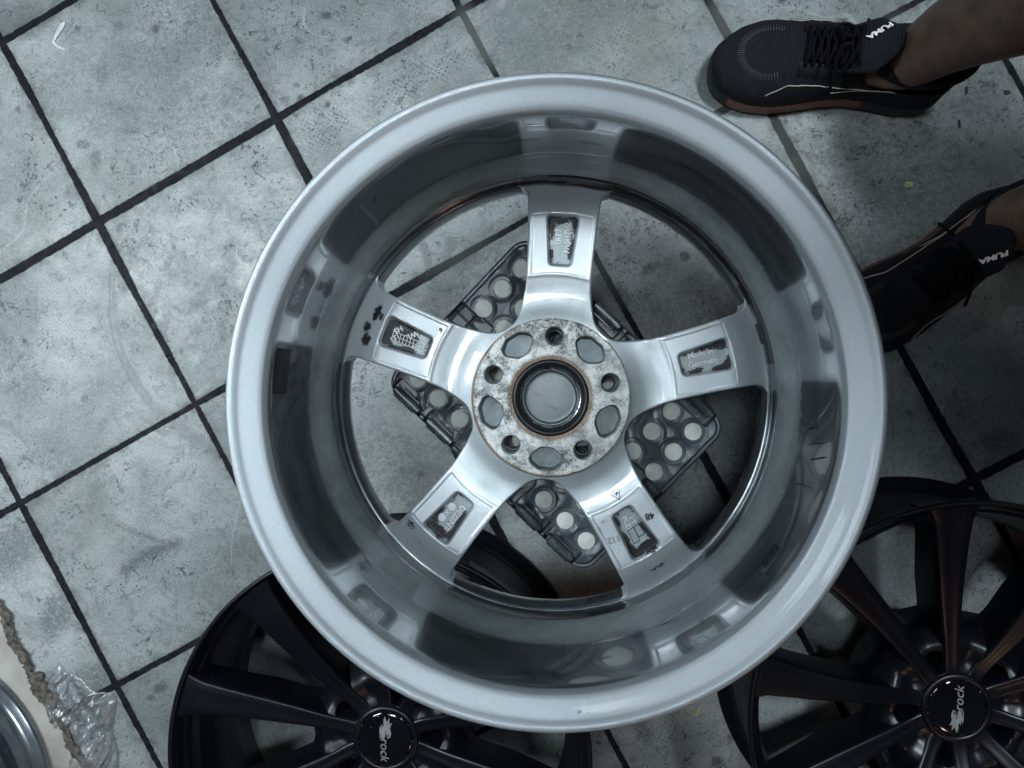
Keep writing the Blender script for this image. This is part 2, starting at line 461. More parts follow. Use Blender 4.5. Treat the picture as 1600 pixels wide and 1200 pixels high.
    h = b.m('SUBTRACT', h, b.m('MULTIPLY', b.ramp(b.m('SUBTRACT', dd, gw), -0.0014, 0.0016, 1.0, 0.0), 1.6))
    h = b.m('ADD', h, b.m('MULTIPLY', grout, b.m('MULTIPLY', b.noise(c, 260, 3), 0.35)))
    h = b.m('ADD', h, b.m('MULTIPLY', tr, 0.3))
    return b.set(color=col, rough=rough, normal=b.bump(h, 0.55, 0.0012), spec=b.ramp(grout, 0, 1, 0.42, 0.10))


def m_black_alloy():
    b = NB('matt_black_lacquer'); c = b.coord()
    n1 = b.noise(c, 700, 2); n2 = b.noise(c, 9, 5, 0.6)
    sp = b.m('MULTIPLY', b.ramp(b.noise(c, 160, 4, 0.7), 0.68, 0.74), 0.35)
    col = b.mix(b.ramp(n2, 0.4, 0.7, 0, 0.5), rgb(0.0030, 0.0040, 0.0070), rgb(0.0055, 0.0068, 0.0100))
    col = b.mix(sp, col, rgb(0.05, 0.052, 0.055))
    return b.set(color=col, metal=0.0, spec=0.42, rough=b.ramp(n2, 0.3, 0.7, 0.31, 0.42), coat=0.0, coatr=0.25, normal=b.bump(n1, 0.05, 0.0003))


def m_plastic():
    """stool plastic: grained charcoal"""
    b = NB('grained_charcoal_plastic'); c = b.coord()
    v = b.voro(c, 950); n2 = b.noise(c, 30, 5, 0.65); n3 = b.noise(c, 160, 5, 0.7)
    col = b.mix(b.ramp(n2, 0.35, 0.7), rgb(0.042, 0.054, 0.068), rgb(0.072, 0.088, 0.104))
    col = b.mix(b.m('MULTIPLY', b.ramp(n3, 0.58, 0.72), 0.3), col, rgb(0.11, 0.12, 0.125))
    return b.set(color=col, rough=b.ramp(n2, 0.3, 0.7, 0.26, 0.38), spec=0.6, normal=b.bump(b.m('ADD', v, b.m('MULTIPLY', n3, 0.3)), 0.35, 0.0003))


def m_dot():
    b = NB('pale_rubber_dots'); c = b.coord(); n1 = b.noise(c, 90, 6, 0.7)
    col = b.mix(b.ramp(n1, 0.40, 0.72), rgb(0.66, 0.68, 0.63), rgb(0.50, 0.52, 0.48))
    return b.set(color=col, rough=0.6, normal=b.bump(n1, 0.15, 0.0004))


def m_wrap():
    b = NB('clear_film')
    nt = b.nt; tr = b.n('ShaderNodeBsdfTransparent'); gl = b.n('ShaderNodeBsdfGlossy'); df = b.n('ShaderNodeBsdfTranslucent'); d2 = b.n('ShaderNodeBsdfDiffuse')
    gl.inputs['Roughness'].default_value = 0.10; gl.inputs['Color'].default_value = (0.9, 0.92, 0.95, 1)
    d2.inputs['Color'].default_value = (0.62, 0.64, 0.64, 1); tr.inputs['Color'].default_value = (0.84, 0.85, 0.86, 1)
    fr = b.n('ShaderNodeFresnel'); fr.inputs[0].default_value = 1.55
    nm = b.bump(b.noise(b.coord(), 120, 4, 0.7), 0.5, 0.002)
    b.link(nm, fr.inputs['Normal']); b.link(nm, gl.inputs['Normal'])
    m1 = b.n('ShaderNodeMixShader'); m1.inputs[0].default_value = 0.13; b.link(tr.outputs[0], m1.inputs[1]); b.link(d2.outputs[0], m1.inputs[2])
    m2 = b.n('ShaderNodeMixShader'); b.link(b.m('MULTIPLY', fr.outputs[0], 1.3, clamp=True), m2.inputs[0]); b.link(m1.outputs[0], m2.inputs[1]); b.link(gl.outputs[0], m2.inputs[2])
    b.link(m2.outputs[0], b.out.inputs['Surface'])
    return b.mat


def m_water():
    b = NB('water_drop')
    return b.set(color=rgb(0.9, 0.95, 1), rough=0.02, trans=1.0, ior=1.33)


def m_skin():
    b = NB('skin'); c = b.coord(); n = b.noise(c, 35, 5, 0.6); n2 = b.noise(b.coord((1, 1, 0.15)), 900, 2)
    hair = b.m('MULTIPLY', b.ramp(n2, 0.66, 0.70), 0.35)
    col = b.mix(b.ramp(n, 0.35, 0.65), rgb(0.105, 0.068, 0.052), rgb(0.17, 0.105, 0.080))
    col = b.mix(hair, col, rgb(0.03, 0.02, 0.015))
    return b.set(color=col, rough=0.5, sss=0.0, normal=b.bump(n, 0.12, 0.001))


def m_knit():
    b = NB('black_knit'); c = b.coord()
    w = b.n('ShaderNodeTexWave', bands_direction='X'); b.link(c, w.inputs[0]); w.inputs['Scale'].default_value = 95; w.inputs['Distortion'].default_value = 2.5; w.inputs['Detail Scale'].default_value = 40
    n = b.noise(c, 400, 3, 0.6)
    col = b.mix(b.m('MULTIPLY', w.outputs['Fac'], n), rgb(0.004, 0.0048, 0.0075), rgb(0.020, 0.023, 0.031))
    dst = b.m('MULTIPLY', b.ramp(b.noise(c, 55, 7, 0.75), 0.52, 0.72), 0.30)
    col = b.mix(dst, col, rgb(0.045, 0.048, 0.050))
    return b.set(color=col, rough=0.85, sheen=0.0, spec=0.22, normal=b.bump(b.m('ADD', w.outputs['Fac'], n), 0.5, 0.0006))


SILVER, BARREL, PAD = m_silver(), m_barrel(), m_pad()
BLACKW, PLASTIC, DOT = m_black_alloy(), m_plastic(), m_dot()
WRAP, WATER, SKIN, KNIT = m_wrap(), m_water(), m_skin(), m_knit()
RECESS_SHADE = m_simple('recess_shade_grey', (0.125, 0.155, 0.165), 0.42, 0.3, 120, 0.25, 0.15)  # darker copy of the silver: shade of the recesses put into the colour
RUBBER = m_simple('black_rubber', (0.008, 0.009, 0.011), 0.42, 0, 120, 0.3, 0.2)
TAPE = m_simple('black_tape', (0.006, 0.007, 0.010), 0.55, 0, 90, 0.2, 0.05)
GREYPL = m_simple('grey_cap_plastic', (0.115, 0.14, 0.15), 0.36, 0.1, 40, 0.2, 0.15)
RINGM = m_simple('bright_clip_metal', (0.42, 0.46, 0.48), 0.25, 0.9, 90, 0.3, 0.1)
LETTER = m_simple('bare_cast_lettering', (0.66, 0.69, 0.71), 0.4, 0.3, 200, 0.15, 0.1)
DARKLET = m_simple('stamped_dark_lettering', (0.012, 0.013, 0.016), 0.5, 0, 90, 0.2, 0.05)
GREYLET = m_simple('worn_stamp_lettering', (0.24, 0.26, 0.27), 0.5, 0.2, 90, 0.3, 0.05)
PIN = m_simple('grey_hinge_plastic', (0.055, 0.068, 0.076), 0.26, 0.1, 60, 0.2, 0.08)
GLOSSCAP = m_simple('gloss_black_cap', (0.004, 0.0045, 0.006), 0.09, 0, 30, 0.2, 0.02, coat=1.0)
CHROME = m_simple('printed_silver', (0.42, 0.43, 0.45), 0.35, 0.5, 60, 0.1, 0.02)
CARD = m_simple('pale_card_face', (0.31, 0.295, 0.27), 0.85, 0, 22, 0.16, 0.3)
KRAFT = m_simple('torn_kraft_paper', (0.075, 0.066, 0.054), 0.9, 0, 130, 0.7, 0.8)
WHITEPL = m_simple('white_plastic_chip', (0.50, 0.54, 0.55), 0.35, 0, 60, 0.1, 0.1)
YELLOWCH = m_simple('yellow_chip', (0.42, 0.42, 0.18), 0.6, 0, 160, 0.4, 0.3)
DARKCH = m_simple('dark_crumb', (0.010, 0.010, 0.011), 0.6, 0, 160, 0.3, 0.3)
SOLE = m_simple('brick_red_midsole', (0.13, 0.055, 0.042), 0.6, 0, 240, 0.5, 0.6)
OUTSOLE = m_simple('black_outsole', (0.008, 0.0085, 0.010), 0.6, 0, 150, 0.3, 0.4)
SHOEOV = m_simple('smooth_black_overlay', (0.0045, 0.005, 0.0075), 0.6, 0, 90, 0.25, 0.1, spec=0.2)
LACE = m_simple('black_lace', (0.0030, 0.0033, 0.0048), 0.9, 0, 500, 0.4, 0.6, spec=0.12)
PIPING = m_simple('cream_piping', (0.34, 0.31, 0.26), 0.5, 0, 90, 0.15, 0.1)
LABELW = m_simple('reflective_label_print', (0.80, 0.80, 0.80), 0.4, 0, 90, 0.1, 0.05)
STRIPE = m_simple('grey_toe_stitching', (0.055, 0.062, 0.068), 0.6, 0, 200, 0.2, 0.1)
CLOTH = m_simple('dark_work_cloth', (0.018, 0.020, 0.026), 0.9, 0, 160, 0.3, 0.6)
HAIR = m_simple('dark_hair', (0.012, 0.009, 0.007), 0.6, 0, 300, 0.4, 0.6)

# ------------------------------------------------------------------ floor
T0 = (-0.6674, 0.22097); TA = 0.49795; TS = 0.30


def build_floor():
    def axis(a, b, st, far):
        mid = np.arange(a, b + st / 2, st)
        return np.concatenate([[-far, -far / 2, a - 0.2], mid, [b + 0.2, far / 2, far]])
    xs = axis(-0.86, 0.66, 0.0025, 3.2); ys = axis(-0.62, 0.60, 0.0025, 3.2)
    X, Y = np.meshgrid(xs, ys)
    V = np.stack([X.ravel(), Y.ravel(), np.zeros(X.size)], 1)
    F = grid_faces(len(ys), len(xs))
    me = bpy.data.meshes.new('floor')
    me.vertices.add(len(V)); me.vertices.foreach_set('co', V.ravel())
    me.loops.add(F.size); me.loops.foreach_set('vertex_index', F.ravel().astype(np.int32))
    me.polygons.add(len(F)); me.polygons.foreach_set('loop_start', np.arange(0, F.size, 4, dtype=np.int32))
    me.update(calc_edges=True)
    me.materials.append(m_floor(T0, TA, TS))
    o = bpy.data.objects.new('floor', me); COL.objects.link(o)
    tag(o, 'grey stained ceramic floor tiles with dark grout lines', None, None, 'structure')
    x, y = V[:, 0], V[:, 1]

    def stroke(px, w, soft=0.5, val=1.0):
        P = smooth_profile([at(a, b)[:2] for a, b in px], 6)
        d = np.full(len(x), 1e9)
        for i in range(len(P) - 1):
            ex, ey = P[i + 1] - P[i]; L = ex * ex + ey * ey + 1e-12
            t = np.clip(((x - P[i][0]) * ex + (y - P[i][1]) * ey) / L, 0, 1)
            d = np.minimum(d, np.hypot(x - P[i][0] - ex * t, y - P[i][1] - ey * t))
        return val * (1 - sstep(w * (1 - soft), w * (1 + soft), d))

    def blob(px, py, rx, ry, rot=0.0, val=1.0):
        c = at(px, py); k = 1 / 1122.0
        ca, sa = math.cos(rot), math.sin(rot)
        dx, dy = x - c[0], y - c[1]
        a = (dx * ca + dy * sa) / (rx * k); b_ = (-dx * sa + dy * ca) / (ry * k)
        return val * (1 - sstep(0.35, 1.0, np.hypot(a, b_)))
    track = np.maximum.reduce([
        stroke([(236, 290), (200, 330), (182, 380), (175, 440), (180, 500), (190, 550), (215, 600), (252, 650)], 0.0045, 0.5, 0.45), stroke([(176, 400), (172, 440), (174, 500), (186, 552), (211, 604), (250, 652)], 0.0012, 0.8, 0.9), stroke([(183, 400), (179, 440), (182, 500), (194, 548), (220, 598), (256, 646)], 0.0012, 0.8, 0.8),
        stroke([(652, 370), (663, 395), (670, 425)], 0.005, 0.5, 1.0), stroke([(665, 380), (672, 400), (672, 425)], 0.0016, 0.3, 0.9),
        blob(705, 383, 14, 16, 0, 1.0), stroke([(168, 480), (176, 520), (188, 560)], 0.0015, 0.4, 0.8),
        stroke([(245, 640), (275, 665), (330, 700)], 0.008, 0.7, 0.6)])
    smear = np.maximum.reduce([
        stroke([(195, 890), (215, 875), (240, 862), (275, 848)], 0.009, 0.9, 0.75), stroke([(185, 820), (220, 835), (265, 850)], 0.005, 0.9, 0.6),
        blob(205, 205, 30, 10, 0.1, 0.45), blob(160, 120, 16, 40, 0, 0.4), blob(130, 225, 20, 12, 0, 0.7), blob(150, 250, 14, 26, 0, 0.6),
        blob(243, 45, 10, 12, 0, 0.9), blob(185, 40, 14, 12, 0, 0.5), blob(305, 810, 24, 16, 0.3, 0.45), blob(330, 30, 12, 10, 0, 0.5),
        blob(510, 24, 13, 9, 0, 1.0), blob(470, 155, 9, 12, 0, 1.0), blob(445, 155, 14, 10, 0, 0.7), blob(512, 163, 7, 9, 0, 1.0),
        blob(425, 300, 26, 12, -0.4, 0.4), blob(425, 265, 30, 14, 0.2, 0.35), blob(620, 250, 60, 14, 0.5, 0.3),
        blob(20, 860, 60, 90, -0.6, 0.55), blob(90, 960, 40, 70, -0.4, 0.6), blob(140, 1060, 60, 40, 0.4, 0.6), blob(250, 1075, 20, 12, 0.5, 0.8),
        blob(235, 1090, 12, 7, 0.3, 0.8), blob(40, 30, 60, 50, 0, 0.5), blob(1000, 1130, 20, 60, 0.4, 0.6), blob(1120, 1190, 16, 12, 0.4, 0.9),
        blob(1175, 1180, 30, 60, -0.5, 0.5), blob(1070, 1150, 4, 9, 0, 1.0), blob(1015, 420, 26, 12, 0.7, 0.7), blob(1070, 400, 12, 12, 0, 0.9),
        blob(500, 1000, 60, 40, 0.3, 0.3), blob(690, 390, 30, 22, 0, 0.25), blob(1480, 640, 60, 50, 0, 0.4), blob(1560, 690, 50, 30, 0, 0.6)])
    for i in range(190):
        px, py = random.uniform(-20, 1620), random.uniform(-20, 1220); a = random.gauss(0.6, 0.9); ln = random.uniform(8, 42)
        cxp, cyp = at(px, py)[:2]
        near = np.hypot(x - cxp, y - cyp) < .06
        if not near.any(): continue
        ex, ey = math.cos(a) * ln / 1122 / 2, math.sin(a) * ln / 1122 / 2
        bx, by = x[near] - (cxp - ex), y[near] - (cyp - ey); L = 4 * (ex * ex + ey * ey)
        t = np.clip((bx * 2 * ex + by * 2 * ey) / L, 0, 1); d = np.hypot(bx - 2 * ex * t, by - 2 * ey * t)
        w_ = random.choice([.0011, .0014, .0018])
        smear[near] = np.maximum(smear[near], random.uniform(.25, .75) * (1 - sstep(w_ * .2, w_ * 1.6, d)) * (0.4 + 0.6 * np.abs(np.sin(t * random.uniform(4, 11) + i))))
    for i in range(26):     # broad faint smears, each with its own ragged outline
        px, py = random.uniform(0, 1600), random.uniform(0, 1200)
        smear = np.maximum(smear, blob(px, py, random.uniform(25, 80), random.uniform(10, 30), random.uniform(-1.2, 1.2), random.uniform(.18, .42)))
    tread = np.maximum.reduce([blob(505, 200, 60, 45, 0.5, 1.0), blob(640, 130, 80, 30, 0.5, 0.8), blob(700, 100, 60, 26, 0.5, 0.9), blob(640, 15, 50, 20, -0.6, 0.7),
                               blob(1090, 370, 70, 30, -0.6, 1.0), blob(960, 430, 20, 60, 0.5, 0.8), blob(770, 310, 40, 25, 0.4, 0.9), blob(1030, 1150, 60, 40, 0.5, 0.8),
                               blob(960, 60, 90, 30, 0.1, 0.6), blob(240, 870, 40, 20, 0.5, 0.8), blob(790, 170, 30, 60, 0.2, 0.6)])
    gd = np.maximum.reduce([blob(745, 60, 40, 75, 0.5, 0.9), blob(700, 370, 110, 90, 0.4, 0.5), blob(1150, 20, 60, 70, 0, 0.8), blob(1250, 230, 90, 110, 0, 0.55), blob(960, 400, 60, 110, 0, 0.6),
                            blob(1450, 60, 120, 60, 0, 0.7), blob(1130, 170, 50, 30, 0, 0.5)])
    for nme, a in (('track', track), ('smear', smear), ('tread', tread), ('groutdust', gd)): vattr(o, nme, a)
    return o


build_floor()

# ------------------------------------------------------------------ silver wheel (face down on the stool)
WX, WY, WZ = -0.01004, -0.0204, 0.302
SP0 = math.radians(86.0)

SPR = np.array([.070, .075, .083, .090, .100, .110, .116, .140, .164, .170, .176, .184, .192, .200, .204])
SPZ = np.array([.0575, .0565, .0545, .0538, .0542, .0560, .0578, .0572, .0560, .0542, .0508, .0460, .0410, .0366, .0356])
SPWR = np.array([.070, .0745, .0753, .0765, .0785, .082, .088, .095, .105, .115, .150, .170, .184, .190, .194, .197, .1995, .2015, .204])
SPW = np.array([.0440, .0470, .0435, .0405, .0380, .0360, .0340, .0325, .0308, .0300, .0312, .0326, .0340, .0348, .0360, .0378, .0410, .0460, .0465])


def zs(r):
    P = smooth_profile(np.stack([SPR, SPZ], 1), 5)
    return np.interp(r, P[:, 0], P[:, 1])


POCKET = [(.1260, -.0062), (.1260, .0062), (.1640, .0100), (.1640, -.0100)]


def spoke_height(u, t):
    r = np.hypot(u, t)
    z = zs(r)
    w = np.interp(r, SPWR, SPW)
    e = w - np.abs(t)
    panel = sstep(.1135, .1155, r) * (1 - sstep(.1690, .1705, r)) * sstep(.0038, .0052, e)
    z = z - 0.0006 * panel
    # the concave hollow next to the hub
    sd = sdf_poly(u, t, POCKET, 0.0055)
    z = z - 0.0085 * (1 - sstep(-0.0032, 0.0004, sd))
    return z, sd


def make_spoke(parent, ang, blobs, pocket=()):
    nr, nc = 210, 120
    rr = np.linspace(.0700, .2036, nr)
    ss = np.linspace(-1, 1, nc)
    R_, S = np.meshgrid(rr, ss, indexing='ij')
    W_ = np.interp(R_, SPWR, SPW)
    TH = S * W_ / R_
    U, Tt = R_ * np.cos(TH), R_ * np.sin(TH)
    z, sd = spoke_height(U, Tt)
    e = W_ * (1 - np.abs(S))
    rim = (R_ > .0750) & (R_ < .2012)
    z = z - np.where(rim, 0.0022 * (1 - np.sqrt(np.clip(1 - (1 - np.clip(e / 0.0022, 0, 1)) ** 2, 0, 1))), 0)
    V = np.stack([U, Tt, z], 2).reshape(-1, 3)
    F = [tuple(f) for f in grid_faces(nr, nc)]
    n0 = len(V)
    # sides and underside
    ext = []; per = [(i, 0) for i in range(nr)] + [(nr - 1, j) for j in range(1, nc)] + [(i, nc - 1) for i in range(nr - 2, -1, -1)] + [(0, j) for j in range(nc - 2, 0, -1)]
    ids = [i * nc + j for i, j in per]
    for k in ids:
        v = V[k]; s = 0.94
        ext.append((v[0], v[1] * s, 0.004 if math.hypot(v[0], v[1]) > .078 else 0.0045))
    V = np.concatenate([V, np.array(ext)])
    m = len(ids)
    for i in range(m):
        j = (i + 1) % m
        F.append((ids[i], n0 + i, n0 + j, ids[j]))
    F.append(tuple(n0 + i for i in range(m - 1, -1, -1)))
    # orient upward
    F = [tuple(reversed(f)) if k < (nr - 1) * (nc - 1) and False else f for k, f in enumerate(F)]
    # dirt
    d = np.zeros(len(V))
    u, t = V[:, 0], V[:, 1]
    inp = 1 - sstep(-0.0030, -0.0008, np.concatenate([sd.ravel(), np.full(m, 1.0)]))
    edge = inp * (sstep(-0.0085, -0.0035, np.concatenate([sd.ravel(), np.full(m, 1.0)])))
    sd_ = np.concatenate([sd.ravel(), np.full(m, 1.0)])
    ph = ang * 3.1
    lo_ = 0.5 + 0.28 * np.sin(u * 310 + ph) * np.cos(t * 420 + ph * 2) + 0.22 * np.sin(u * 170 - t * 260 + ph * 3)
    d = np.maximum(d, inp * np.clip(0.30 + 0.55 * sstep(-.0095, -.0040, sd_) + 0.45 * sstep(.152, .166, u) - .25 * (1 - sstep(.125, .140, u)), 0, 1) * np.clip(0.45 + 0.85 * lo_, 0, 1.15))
    for bu, bt, ru, rt, val in pocket:
        q = np.hypot((u - bu) / ru, (t - bt) / rt)
        k_ = (1 - sstep(0.5, 1.15, q)) * inp
        d = np.maximum(d, val * k_) if val >= 0 else d * (1 + val * k_)
    for bu, bt, ru, rt, val in blobs:
        q = np.hypot((u - bu) / ru, (t - bt) / rt)
        d = np.maximum(d, val * .82 * (1 - sstep(0.0, 1.5, q)))
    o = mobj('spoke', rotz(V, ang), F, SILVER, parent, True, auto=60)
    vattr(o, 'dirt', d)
    vattr(o, 'film', np.maximum.reduce([(1 - sstep(.100, .114, np.hypot(u, t))) * .75, 0.3 * sstep(.174, .186, np.hypot(u, t)), inp * .85]))  # shade of the hub hollow as colour, then outer end and pocket greying
    return o


def on_spoke(parent, V, F, ang, u0, t0, rot, name, mat, lift=0.0002, depth_floor=True):
    """lettering laid on the back of a spoke: local +x of the text turned by rot (world angle), centre at (u0,t0) of the spoke"""
    V = np.asarray(V, float)
    P = rotz(V, rot - ang)
    u, t = P[:, 0] + u0, P[:, 1] + t0
    z, _ = spoke_height(u, t)
    z0, _ = spoke_height(np.array([u0]), np.array([t0]))
    Q = np.stack([u, t, z + P[:, 2] + lift], 1)
    return mobj(name, rotz(Q, ang), F, mat, parent, False)


def at_wheel(px, py, z):
    p = at(px, py, WZ + z)
    return p[0] - WX, p[1] - WY


def to_spoke(px, py, ang, z=0.055):
    x, y = at_wheel(px, py, z)
    c, s = math.cos(-ang), math.sin(-ang)
    return x * c - y * s, x * s + y * c


def build_alloy_wheel(loc, rz=0.0, detail=True):
    W = empty('alloy_wheel', loc, rz)
    inner = smooth_profile([(.2358, .2085), (.2356, .2125), (.2340, .2148), (.2312, .2150), (.2290, .2138), (.2262, .2118), (.2215, .2100), (.2165, .2082), (.2130, .2066), (.2106, .2040), (.2094, .1960)], 4)
    wall = smooth_profile([(.2094, .1960), (.2091, .1900), (.2089, .1600), (.2086, .1250), (.2082, .1130), (.2068, .1030), (.2046, .0940), (.2020, .0850), (.2004, .0770), (.1999, .0715)], 4)[1:]
    groove = np.array([(.2003, .0700), (.2012, .0660), (.2022, .0520), (.2030, .0405), (.2032, .0375), (.2026, .0362), (.2012, .0358), (.2004, .0350), (.2001, .0330), (.2000, .0150), (.2003, .0060), (.2030, .0010)])
    outer = np.array([(.2060, .0000), (.2300, .0000), (.2345, .0015), (.2358, .0045), (.2356, .0090), (.2330, .0115), (.2270, .0150), (.2215, .0190), (.2190, .0250), (.2188, .0500), (.2150, .0560), (.2070, .0600), (.2064, .0760),
                      (.2080, .0900), (.2120, .1050), (.2136, .1200), (.2160, .1600), (.2182, .1700), (.2186, .1950), (.2200, .2000), (.2260, .2030), (.2330, .2050), (.2354, .2068)])
    P = np.concatenate([inner, wall, groove, outer])
    V, F = lathe(P, 384, closed=True)
    F = [tuple(reversed(f)) for f in F]
    rim = mobj('rim_barrel', V, F, BARREL, W, True, auto=48)
    # spokes
    bl = {0: [(.190, .0, .014, .028, .32), (.152, .0, .01, .01, .35)],
          1: [(.176, .002, .004, .01, .35)],
          4: [(.181, -.012, .007, .014, 1.1), (.186, .004, .008, .010, 1.0), (.182, .015, .008, .010, 1.1), (.176, -.010, .007, .009, .8)],
          3: [(.176, -.024, .007, .011, .85), (.186, -.004, .006, .02, .6), (.186, .014, .005, .01, .6), (.168, .004, .005, .006, .8)],
          2: [(.186, .0, .004, .016, .8), (.168, .004, .006, .012, .9), (.180, -.010, .005, .008, .6)]}
    pk = {0: [(.146, -.001, .016, .006, -.9)], 1: [(.156, -.001, .012, .007, -.9)], 4: [(.149, -.001, .019, .0095, 1.0)], 3: [(.146, .0, .012, .006, -.6), (.163, .0, .006, .01, .9)], 2: [(.146, .002, .010, .005, -.5), (.163, .003, .006, .011, 1.0)]}
    angs = [SP0 - k * 2 * PI / 5 for k in range(5)]
    spokes = []
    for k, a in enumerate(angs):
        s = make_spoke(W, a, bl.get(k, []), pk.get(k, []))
        s['label'] = ['spoke with size lettering in its pocket', 'spoke with country lettering in its pocket', 'spoke with two boxed codes in its pocket', 'spoke with maker lettering in its pocket', 'spoke with a small stamped grid in its pocket'][k]
        spokes.append(s)
    # hub body under the pad
    P = [(.0712, .0100), (.0712, .0555), (.0718, .0562), (.0740, .0562), (.0752, .0545), (.0755, .0080), (.0740, .0050), (.0720, .0060)]
    V, F = lathe(P, 200, closed=True)
    mobj('hub_body', V, F, SILVER, W, True, auto=40)
    # mounting pad as a fine height field
    nr, nt_ = 96, 1080
    rr = np.linspace(.0352, .0727, nr); th = np.arange(nt_) * 2 * PI / nt_
    R_, TH = np.meshgrid(rr, th, indexing='ij'); X, Y = R_ * np.cos(TH), R_ * np.sin(TH)
    Z = np.full(X.shape, .0612)
    Z -= 0.0012 * (1 - sstep(.0352, .0385, R_)) + 0.0014 * sstep(.0715, .0727, R_)
    Z += 0.0004 * sstep(.0435, .0428, R_) if False else 0
    hole = np.full(X.shape, 1.0); kid = np.full(X.shape, 1.0)
    for k in range(5):
        a = SP0 + k * 2 * PI / 5
        hole = np.minimum(hole, np.hypot(X - .0563 * math.cos(a), Y - .0563 * math.sin(a)) - .0084)
        b_ = a + PI / 5
        u = X * math.cos(b_) + Y * math.sin(b_); t = -X * math.sin(b_) + Y * math.cos(b_)
        kid = np.minimum(kid, sdf_poly(u, t, [(.0520, -.0030), (.0520, .0030), (.0568, .0088), (.0600, .0045), (.0600, -.0045), (.0568, -.0088)], .0069))
    Z2 = Z - .017 * (1 - sstep(-.0016, .0003, kid)) - .0285 * (1 - sstep(-.0008, .0003, hole)) - 0.0008 * (1 - sstep(0, .0009, hole))
    V = np.stack([X, Y, Z2], 2).reshape(-1, 3)
    F = []; mi = []
    hf, kf = hole.ravel(), kid.ravel()
    for i in range(nr - 1):
        for j in range(nt_):
            j2 = (j + 1) % nt_
            f = (i * nt_ + j, (i + 1) * nt_ + j, (i + 1) * nt_ + j2, i * nt_ + j2)
            if max(hf[q] for q in f) < -.0014: continue
            F.append(f)
            mn_ = min(hf[q] for q in f)
            mi.append(1 if (kf[f[0]] < -.0006 or mn_ < -.0006) else 0)
    n0 = len(V)
    # outer skirt of the pad
    sk = [(.0727 * math.cos(a), .0727 * math.sin(a), .052) for a in th]
    V = np.concatenate([V, np.array(sk)])
    for j in range(nt_):
        j2 = (j + 1) % nt_
        F.append(((nr - 1) * nt_ + j, n0 + j, n0 + j2, (nr - 1) * nt_ + j2)); mi.append(0)
    pad = mobj('mounting_pad', V, F, None, W, True, mats=[PAD, RECESS_SHADE], midx=mi, auto=60)
    rv = np.hypot(V[:, 0], V[:, 1]); av = np.arctan2(V[:, 1], V[:, 0])
    side = 0.45 + 0.55 * np.cos(av - math.radians(212))
    rust = np.maximum(sstep(.0665, .0727, rv) * (0.35 + 0.65 * np.clip(side, 0, 1)), (1 - sstep(.0370, .0450, rv)) * 0.72)
    vattr(pad, 'rust', rust)
    vattr(pad, 'dirt', np.where((kf < 0.001) if False else np.concatenate([kf, np.ones(nt_)]) < .0, .12, 0.0))
    V, F = lathe([(.0360, .0560), (.0352, .0100), (.0380, .0052), (.0480, .0050)], 96)
    mobj('hub_bore', V, F, RECESS_SHADE, W, True)
    # bolt seats seen through the holes
    for k in range(5):
        a = SP0 + k * 2 * PI / 5
        V, F = lathe([(.0080, .0345), (.0080, .0300), (.0062, .0270), (.0064, .0080)], 40)
        V = V + np.array([.0563 * math.cos(a), .0563 * math.sin(a), 0])
        mobj('bolt_seat', V, F, RECESS_SHADE, W, True)
    # black centring ring, clip ring and centre cap
    V, F = lathe(smooth_profile([(.0354, .0450), (.0353, .0560), (.0345, .0585), (.0325, .0592), (.0305, .0575), (.0293, .0540), (.0288, .0440)], 4), 128)
    mobj('centring_ring', V, F, RUBBER, W, True)
    cap = empty('centre_cap'); cap.parent = W
    V, F = lathe(smooth_profile([(.0000, .0425), (.0150, .0426), (.0228, .0424), (.0236, .0432), (.0240, .0422), (.0243, .0385), (.0262, .0380)], 3), 128)
    V = V.copy()
    mobj('cap_disc', V, F, GREYPL, cap, True, auto=50)
    mb = MB()
    for k in range(6):
        a0 = SP0 + .22 + k * PI / 3
        V, F = lathe([(.0286, .0440), (.0286, .0480), (.0280, .0486), (.0272, .0482), (.0268, .0440), (.0266, .0380)], 20, False, a0, a0 + PI / 3 - .05)
        mb.add(V, F)
    mb.build('clip_ring', RINGM, cap, True, auto=40)
    mb = MB()
    for k in range(6):
        a0 = SP0 + .05 + k * PI / 3
        V, F = lathe([(.0266, .0440), (.0262, .0450), (.0250, .0448), (.0246, .0440), (.0244, .0390)], 14, False, a0, a0 + PI / 3 - .12)
        mb.add(V, F)
    mb.build('clip_finger', GREYPL, cap, True, auto=40)
    for txt, px, py, sz in (('MIC', 839, 617, .0040), ('2T2000', 860, 636, .0046)):
        V, F = text_mesh(txt, sz, .00012, offset=-.00006)
        x, y = at_wheel(px, py, .043)
        V = rotz(V, math.radians(-27)) + np.array([x, y, .0428])
        mobj('embossed_lettering', V, F, DARKLET, cap, False)
    V, F = lathe([(.0030, .0427), (.0033, .0429), (.0036, .0427)], 40)
    x, y = at_wheel(856, 591, .043)
    mobj('moulded_ring', V + np.array([x, y, 0]), F, GREYPL, cap, True)
    if not detail: return W

    def lettering(k, txt, px, py, rotd, size, mat=LETTER, name='cast_lettering', off=.00018, space=1.0, shear=0.0, zz=0.049, ext=.0003, outline=True):
        a = angs[k]
        u, t = to_spoke(px, py, a, zz)
        if outline:
            V, F = text_mesh(txt, size, .0001, offset=size * .05, space=space, shear=shear)
            on_spoke(spokes[k], V, F, a, u, t, math.radians(rotd), name + '_edge' if False else 'lettering_outline', DARKLET, .00055)
        V, F = text_mesh(txt, size, ext, offset=off, space=space, shear=shear)
        on_spoke(spokes[k], V, F, a, u, t, math.radians(rotd), name, mat, .0009)
    lettering(0, 'TRE7', 873, 371, 88, .0074)
    lettering(0, '7½Jx17H2', 886, 372, 88, .0072, space=.92)
    lettering(1, 'Made in', 1094, 553, 13, .0078, space=.95)
    lettering(1, 'Germany', 1099, 566, 13, .0078, space=.95)
